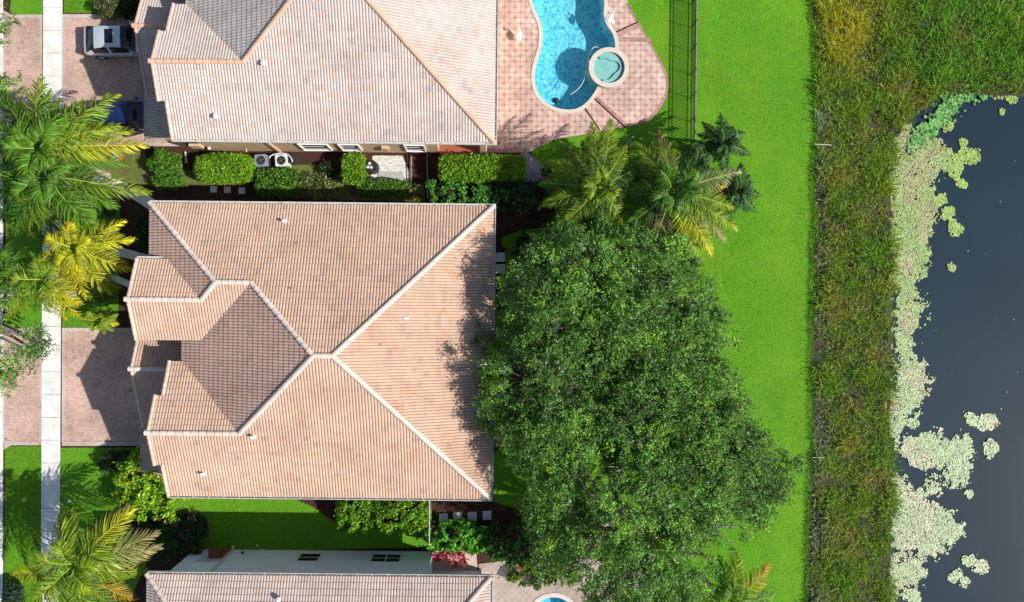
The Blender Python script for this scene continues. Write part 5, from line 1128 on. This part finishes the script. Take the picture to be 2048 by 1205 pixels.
# broadleaf weeds scattered in the marsh
px, py = sample(1640, 2200, -100, 1300, 26000); edge = np.where(py > 262, 1802, np.where(py > 185, 1885, 9e9)); v = vnoise(px/PXM, py/PXM, 1.1, 60)
ok = (px < edge) & (v > 0.55); px, py = px[ok], py[ok]; xw = (px-NX)/PXM; yw = -(py-NY)/PXM; zz = terrain(xw, yw)+0.15+0.3*rng.random(len(px))
mb = MB(); leaves(mb, np.stack([xw, yw, zz], 1), np.tile([[0, 0, 1.0]], (len(px), 1)), 0.06, 0.03, leaf_colour(len(px), (0.13, 0.34, 0.03), 0.5), 0.5)
tag(mb.build('marsh_weeds', M_LEAF), 'broadleaved green weeds growing through the marsh grass', 'weeds', kind='stuff')
def pads(mb, px, py, r, cols, zbase=-0.572):
    n = len(px); xw = (px-NX)/PXM*(1+0.0136); yw = -(py-NY)/PXM*(1+0.0136); k = 8
    a = np.linspace(0, 2*np.pi, k, endpoint=False)[None, :]+rng.random((n, 1))*6.28; rr = r[:, None]*(0.85+0.3*rng.random((n, k)))
    tx, ty = rng.normal(size=(n, 1))*0.16, rng.normal(size=(n, 1))*0.16
    dx = rr*np.cos(a); dy = rr*np.sin(a); z = zbase+0.012+0.035*rng.random((n, 1))+np.abs(dx*tx+dy*ty)
    v = np.stack([xw[:, None]+dx, yw[:, None]+dy, z], -1).reshape(-1, 3); mb.add(v, np.arange(n)[:, None]*k+np.arange(k)[None, :], np.repeat(cols, k, axis=0))
def padcol(px, py, n, fresh=None):
    a = vnoise(px/PXM, py/PXM, 0.9, 70)[:, None]; b = np.clip((py-560)/300, 0, 1)[:, None]; r = rng.random((n, 1))
    g1 = np.array([[0.34, 0.46, 0.12]])*(1-b)+np.array([[0.46, 0.56, 0.34]])*b; pk = np.array([[0.46, 0.4, 0.2]])*(1-b)+np.array([[0.6, 0.56, 0.42]])*b; mint = np.array([[0.36, 0.56, 0.3]])
    w = np.clip((a-0.55)*3+0.35, 0, 1); c = g1*(1-w)+pk*w; c = np.where(r < 0.22, mint, c); c = np.where(r > 0.94, np.array([[0.2, 0.15, 0.08]]), c)
    return np.clip(c*(0.6+0.5*rng.random((n, 1)))*np.array([[1.0, 1.02, 0.85]]), 0, 1)
MATS = [
 [(1805,250),(1850,270),(1885,283),(1896,305),(1893,340),(1872,350),(1868,385),(1877,410),(1878,445),(1862,455),(1862,475),(1850,490),(1866,515),(1855,540),(1838,560),(1830,588),(1853,605),(1845,640),(1825,665),(1820,690),(1813,713),(1828,726),(1845,718),(1853,745),(1856,775),(1840,800),(1832,828),(1812,832),(1795,850),(1802,880),(1782,880),(1768,830),(1785,790),(1795,740),(1792,650),(1788,560),(1782,450),(1785,330)],
 [(1795,885),(1830,872),(1868,862),(1905,876),(1930,882),(1948,895),(1946,930),(1935,955),(1920,975),(1895,970),(1890,930),(1850,940),(1815,930),(1802,908)],
 [(1788,945),(1800,960),(1830,982),(1850,972),(1868,955),(1885,965),(1875,985),(1845,995),(1820,990),(1800,1000),(1788,990)],
 [(1785,1000),(1830,992),(1860,1006),(1900,1024),(1923,1050),(1915,1078),(1885,1100),(1870,1116),(1838,1112),(1830,1095),(1800,1112),(1780,1085)],
 [(1805,1115),(1850,1120),(1846,1150),(1830,1176),(1800,1166),(1790,1205),(1776,1230),(1776,1110),(1790,1108),(1788,1140)],
 [(1880,160),(1960,165),(2060,165),(2140,150),(2140,182),(2040,180),(2000,192),(1960,186),(1920,190),(1880,180)],
]
mb = MB()
for pl in MATS:
    pa = np.array(pl); px, py = sample(pa[:, 0].min()-8, pa[:, 0].max()+8, pa[:, 1].min()-8, pa[:, 1].max()+8, int((np.ptp(pa[:, 0])+16)*(np.ptp(pa[:, 1])+16)*0.8))
    jx = px+12*(vnoise(px, py, 0.1, 80)-0.5)*2+8*(vnoise(px, py, 0.3, 81)-0.5)*2+2*rng.normal(size=len(px)); jy = py+12*(vnoise(px, py, 0.1, 82)-0.5)*2+8*(vnoise(px, py, 0.3, 83)-0.5)*2+2*rng.normal(size=len(px))
    ok = inpoly(jx, jy, pl) & (vnoise(px, py, 0.16, 84)+0.3*vnoise(px, py, 0.5, 85)+0.3*rng.random(len(px)) > 0.42); px, py = px[ok], py[ok]
    pads(mb, px, py, 0.022+0.04*rng.random(len(px))**2, padcol(px, py, len(px)))
tag(mb.build('lily_pads', M_PAD), 'dense pale green and pinkish mat of lily pads along the marsh edge', 'lily pads', kind='stuff')
CL = [(1912,330,16,26,'leafy green raft of pads northmost in open water, lower part of the hook shape'),(1940,312,18,14,'leafy green raft of pads, upper right part of the hook shape'),(1926,286,8,8,'tiny round raft of pads above the hook-shaped one'),(1923,369,9,10,'small loose raft of pads below the hook-shaped one'),
 (1880,398,12,12,'small scattered raft of pads touching the mat edge'),(1895,425,13,14,'rounded raft of pads at the top of the short chain'),(1903,444,8,9,'narrow linking raft of pads in the short chain'),(1912,460,13,12,'lowest raft of pads of the short chain'),(1903,537,8,8,'lone small raft of pads in mid water'),
 (1945,838,14,12,'white left raft of the pale ragged pair'),(1974,845,18,16,'white right raft of the pale ragged pair'),(1981,897,13,15,'pale round raft of pads alone right of the big mats'),(1935,1123,13,13,'cream raft of pads, left of the lower pair'),(1960,1130,15,12,'cream raft of pads, right of the lower pair'),(1907,1152,14,12,'pale raft of pads below the lower pair'),(1929,1163,8,10,'smallest pale raft of pads near the bottom edge'),(1826,1190,16,14,'greenish raft of pads at the bottom edge beside the mat'),
 (2022,195,11,10,'bright green raft of pads near the top right shore'),(2003,224,6,6,'small green raft of pads below the top right shore'),(1938,988,8,7,'tiny raft of pads between the two big mats'),(1825,845,10,9,'little white raft of pads at the gap below the upper mat'),(1897,253,10,12,'round leafed green pads beside the upper shore bay')]
for cx, cy, rx, ry, lb in CL:
    n = int(rx*ry*1.3)+10; a = rng.random(n)*6.28; q = 1.08*rng.random(n)**0.7; wob_ = 0.45+1.05*vnoise(np.cos(a)*1.6+cx, np.sin(a)*1.6+cy, 1.0, int(cx)); px = cx+rx*q*np.cos(a)*wob_; py = cy+ry*q*np.sin(a)*wob_
    mb = MB(); c = padcol(px, py, n); 
    if cy < 500: c = np.clip(leaf_colour(n, (0.28, 0.42, 0.08), 0.3), 0, 1)
    pads(mb, px, py, 0.03+0.05*rng.random(n), c); o = mb.build('lily_pad_raft', M_PAD); tag(o, lb, 'lily pads', 'rafts of lily pads in open water')
mb = MB(); px = np.concatenate([rng.normal(1850, 30, 260), rng.normal(1885, 25, 240), rng.normal(1925, 30, 60)]); py = np.concatenate([262-(px[:260]-1850)*0.9+rng.normal(0, 10, 260), 232-(px[260:500]-1885)*0.9+rng.normal(0, 14, 240), rng.normal(200, 6, 60)])
ok = px > 1815; pads(mb, px[ok], py[ok], 0.045+0.075*rng.random(ok.sum()), leaf_colour(int(ok.sum()), (0.1, 0.3, 0.05), 0.5), -0.5); tag(mb.build('floating_leaves', M_PAD), 'larger round green leaves crowding the bay at the upper right shore', 'floating leaves', kind='stuff')
mb = MB(); px, py = sample(1815, 2040, 260, 1190, 26); ok = px > 1880-60*(py > 600); pads(mb, px[ok], py[ok], 0.015+0.02*rng.random(ok.sum()), leaf_colour(int(ok.sum()), (0.4, 0.48, 0.25), 0.3)); tag(mb.build('floating_specks', M_PAD), 'single pale pads and specks scattered over the lake', 'floating leaves', kind='stuff')
# lawn blades
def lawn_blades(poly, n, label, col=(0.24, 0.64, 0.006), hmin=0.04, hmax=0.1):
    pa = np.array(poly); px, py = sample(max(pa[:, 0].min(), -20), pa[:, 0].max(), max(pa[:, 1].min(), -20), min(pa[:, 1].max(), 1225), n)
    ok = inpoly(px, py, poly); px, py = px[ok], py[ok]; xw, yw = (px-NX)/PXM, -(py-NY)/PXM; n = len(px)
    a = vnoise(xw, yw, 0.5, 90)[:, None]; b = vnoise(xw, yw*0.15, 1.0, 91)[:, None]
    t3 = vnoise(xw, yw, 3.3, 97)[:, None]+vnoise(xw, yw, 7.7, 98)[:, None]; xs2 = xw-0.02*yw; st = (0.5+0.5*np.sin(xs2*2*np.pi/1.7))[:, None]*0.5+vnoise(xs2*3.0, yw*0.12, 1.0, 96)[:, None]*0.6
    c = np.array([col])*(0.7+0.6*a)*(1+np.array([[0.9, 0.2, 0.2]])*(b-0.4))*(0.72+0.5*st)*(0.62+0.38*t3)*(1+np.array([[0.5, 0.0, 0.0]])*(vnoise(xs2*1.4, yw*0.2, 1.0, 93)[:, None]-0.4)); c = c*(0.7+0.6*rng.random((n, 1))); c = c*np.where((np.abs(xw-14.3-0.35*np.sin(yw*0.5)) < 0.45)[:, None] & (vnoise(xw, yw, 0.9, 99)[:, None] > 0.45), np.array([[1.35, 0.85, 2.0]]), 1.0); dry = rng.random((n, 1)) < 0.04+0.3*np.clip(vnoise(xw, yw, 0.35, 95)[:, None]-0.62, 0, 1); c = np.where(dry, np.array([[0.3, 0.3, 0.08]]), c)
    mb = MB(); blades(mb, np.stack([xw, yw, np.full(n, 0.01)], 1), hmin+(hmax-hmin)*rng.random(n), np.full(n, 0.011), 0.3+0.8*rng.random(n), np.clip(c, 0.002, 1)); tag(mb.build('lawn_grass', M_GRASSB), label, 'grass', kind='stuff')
lawn_blades(BACK, 210000, 'mown bright green grass blades of the back lawn')
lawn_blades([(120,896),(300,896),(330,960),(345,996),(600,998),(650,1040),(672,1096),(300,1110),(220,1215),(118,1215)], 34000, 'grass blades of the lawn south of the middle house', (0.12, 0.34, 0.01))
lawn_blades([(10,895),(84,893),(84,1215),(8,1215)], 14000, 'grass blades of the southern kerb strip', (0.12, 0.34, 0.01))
lawn_blades([(125,295),(285,300),(300,330),(455,352),(425,372),(300,372),(125,345)], 9000, 'patchy dry grass blades beside the north house', (0.27, 0.33, 0.06))
lawn_blades([(128,-15),(270,-15),(270,26),(128,26)], 6000, 'grass blades north of the driveway', (0.12, 0.34, 0.01))
lawn_blades([(125,400),(240,400),(240,500),(235,655),(125,655)], 9000, 'shaded grass blades under the palms', (0.07, 0.2, 0.01))  # blade colour darkened to carry the palms' shade
n = 9000; py = rng.random(n)*1240-15; px = 1618+np.interp(py, [-15, 20, 90, 180, 330, 560, 700, 870, 1040, 1180, 1230], [0, 2, 9, 14, 8, 8, 3, 5, -5, -10, -12])+rng.normal(size=n)*3.0+(vnoise(py*0, py/PXM, 0.9, 77)-0.5)*9
mb = MB(); blades(mb, np.stack([(px-NX)/PXM, -(py-NY)/PXM, np.zeros(n)], 1), 0.12+0.16*rng.random(n), np.full(n, 0.012), 0.5+0.7*rng.random(n), leaf_colour(n, (0.15, 0.4, 0.006), 0.3)); tag(mb.build('grass_fringe', M_GRASSB), 'long unmown fringe along the marsh side of the lawn', 'grass', kind='stuff')
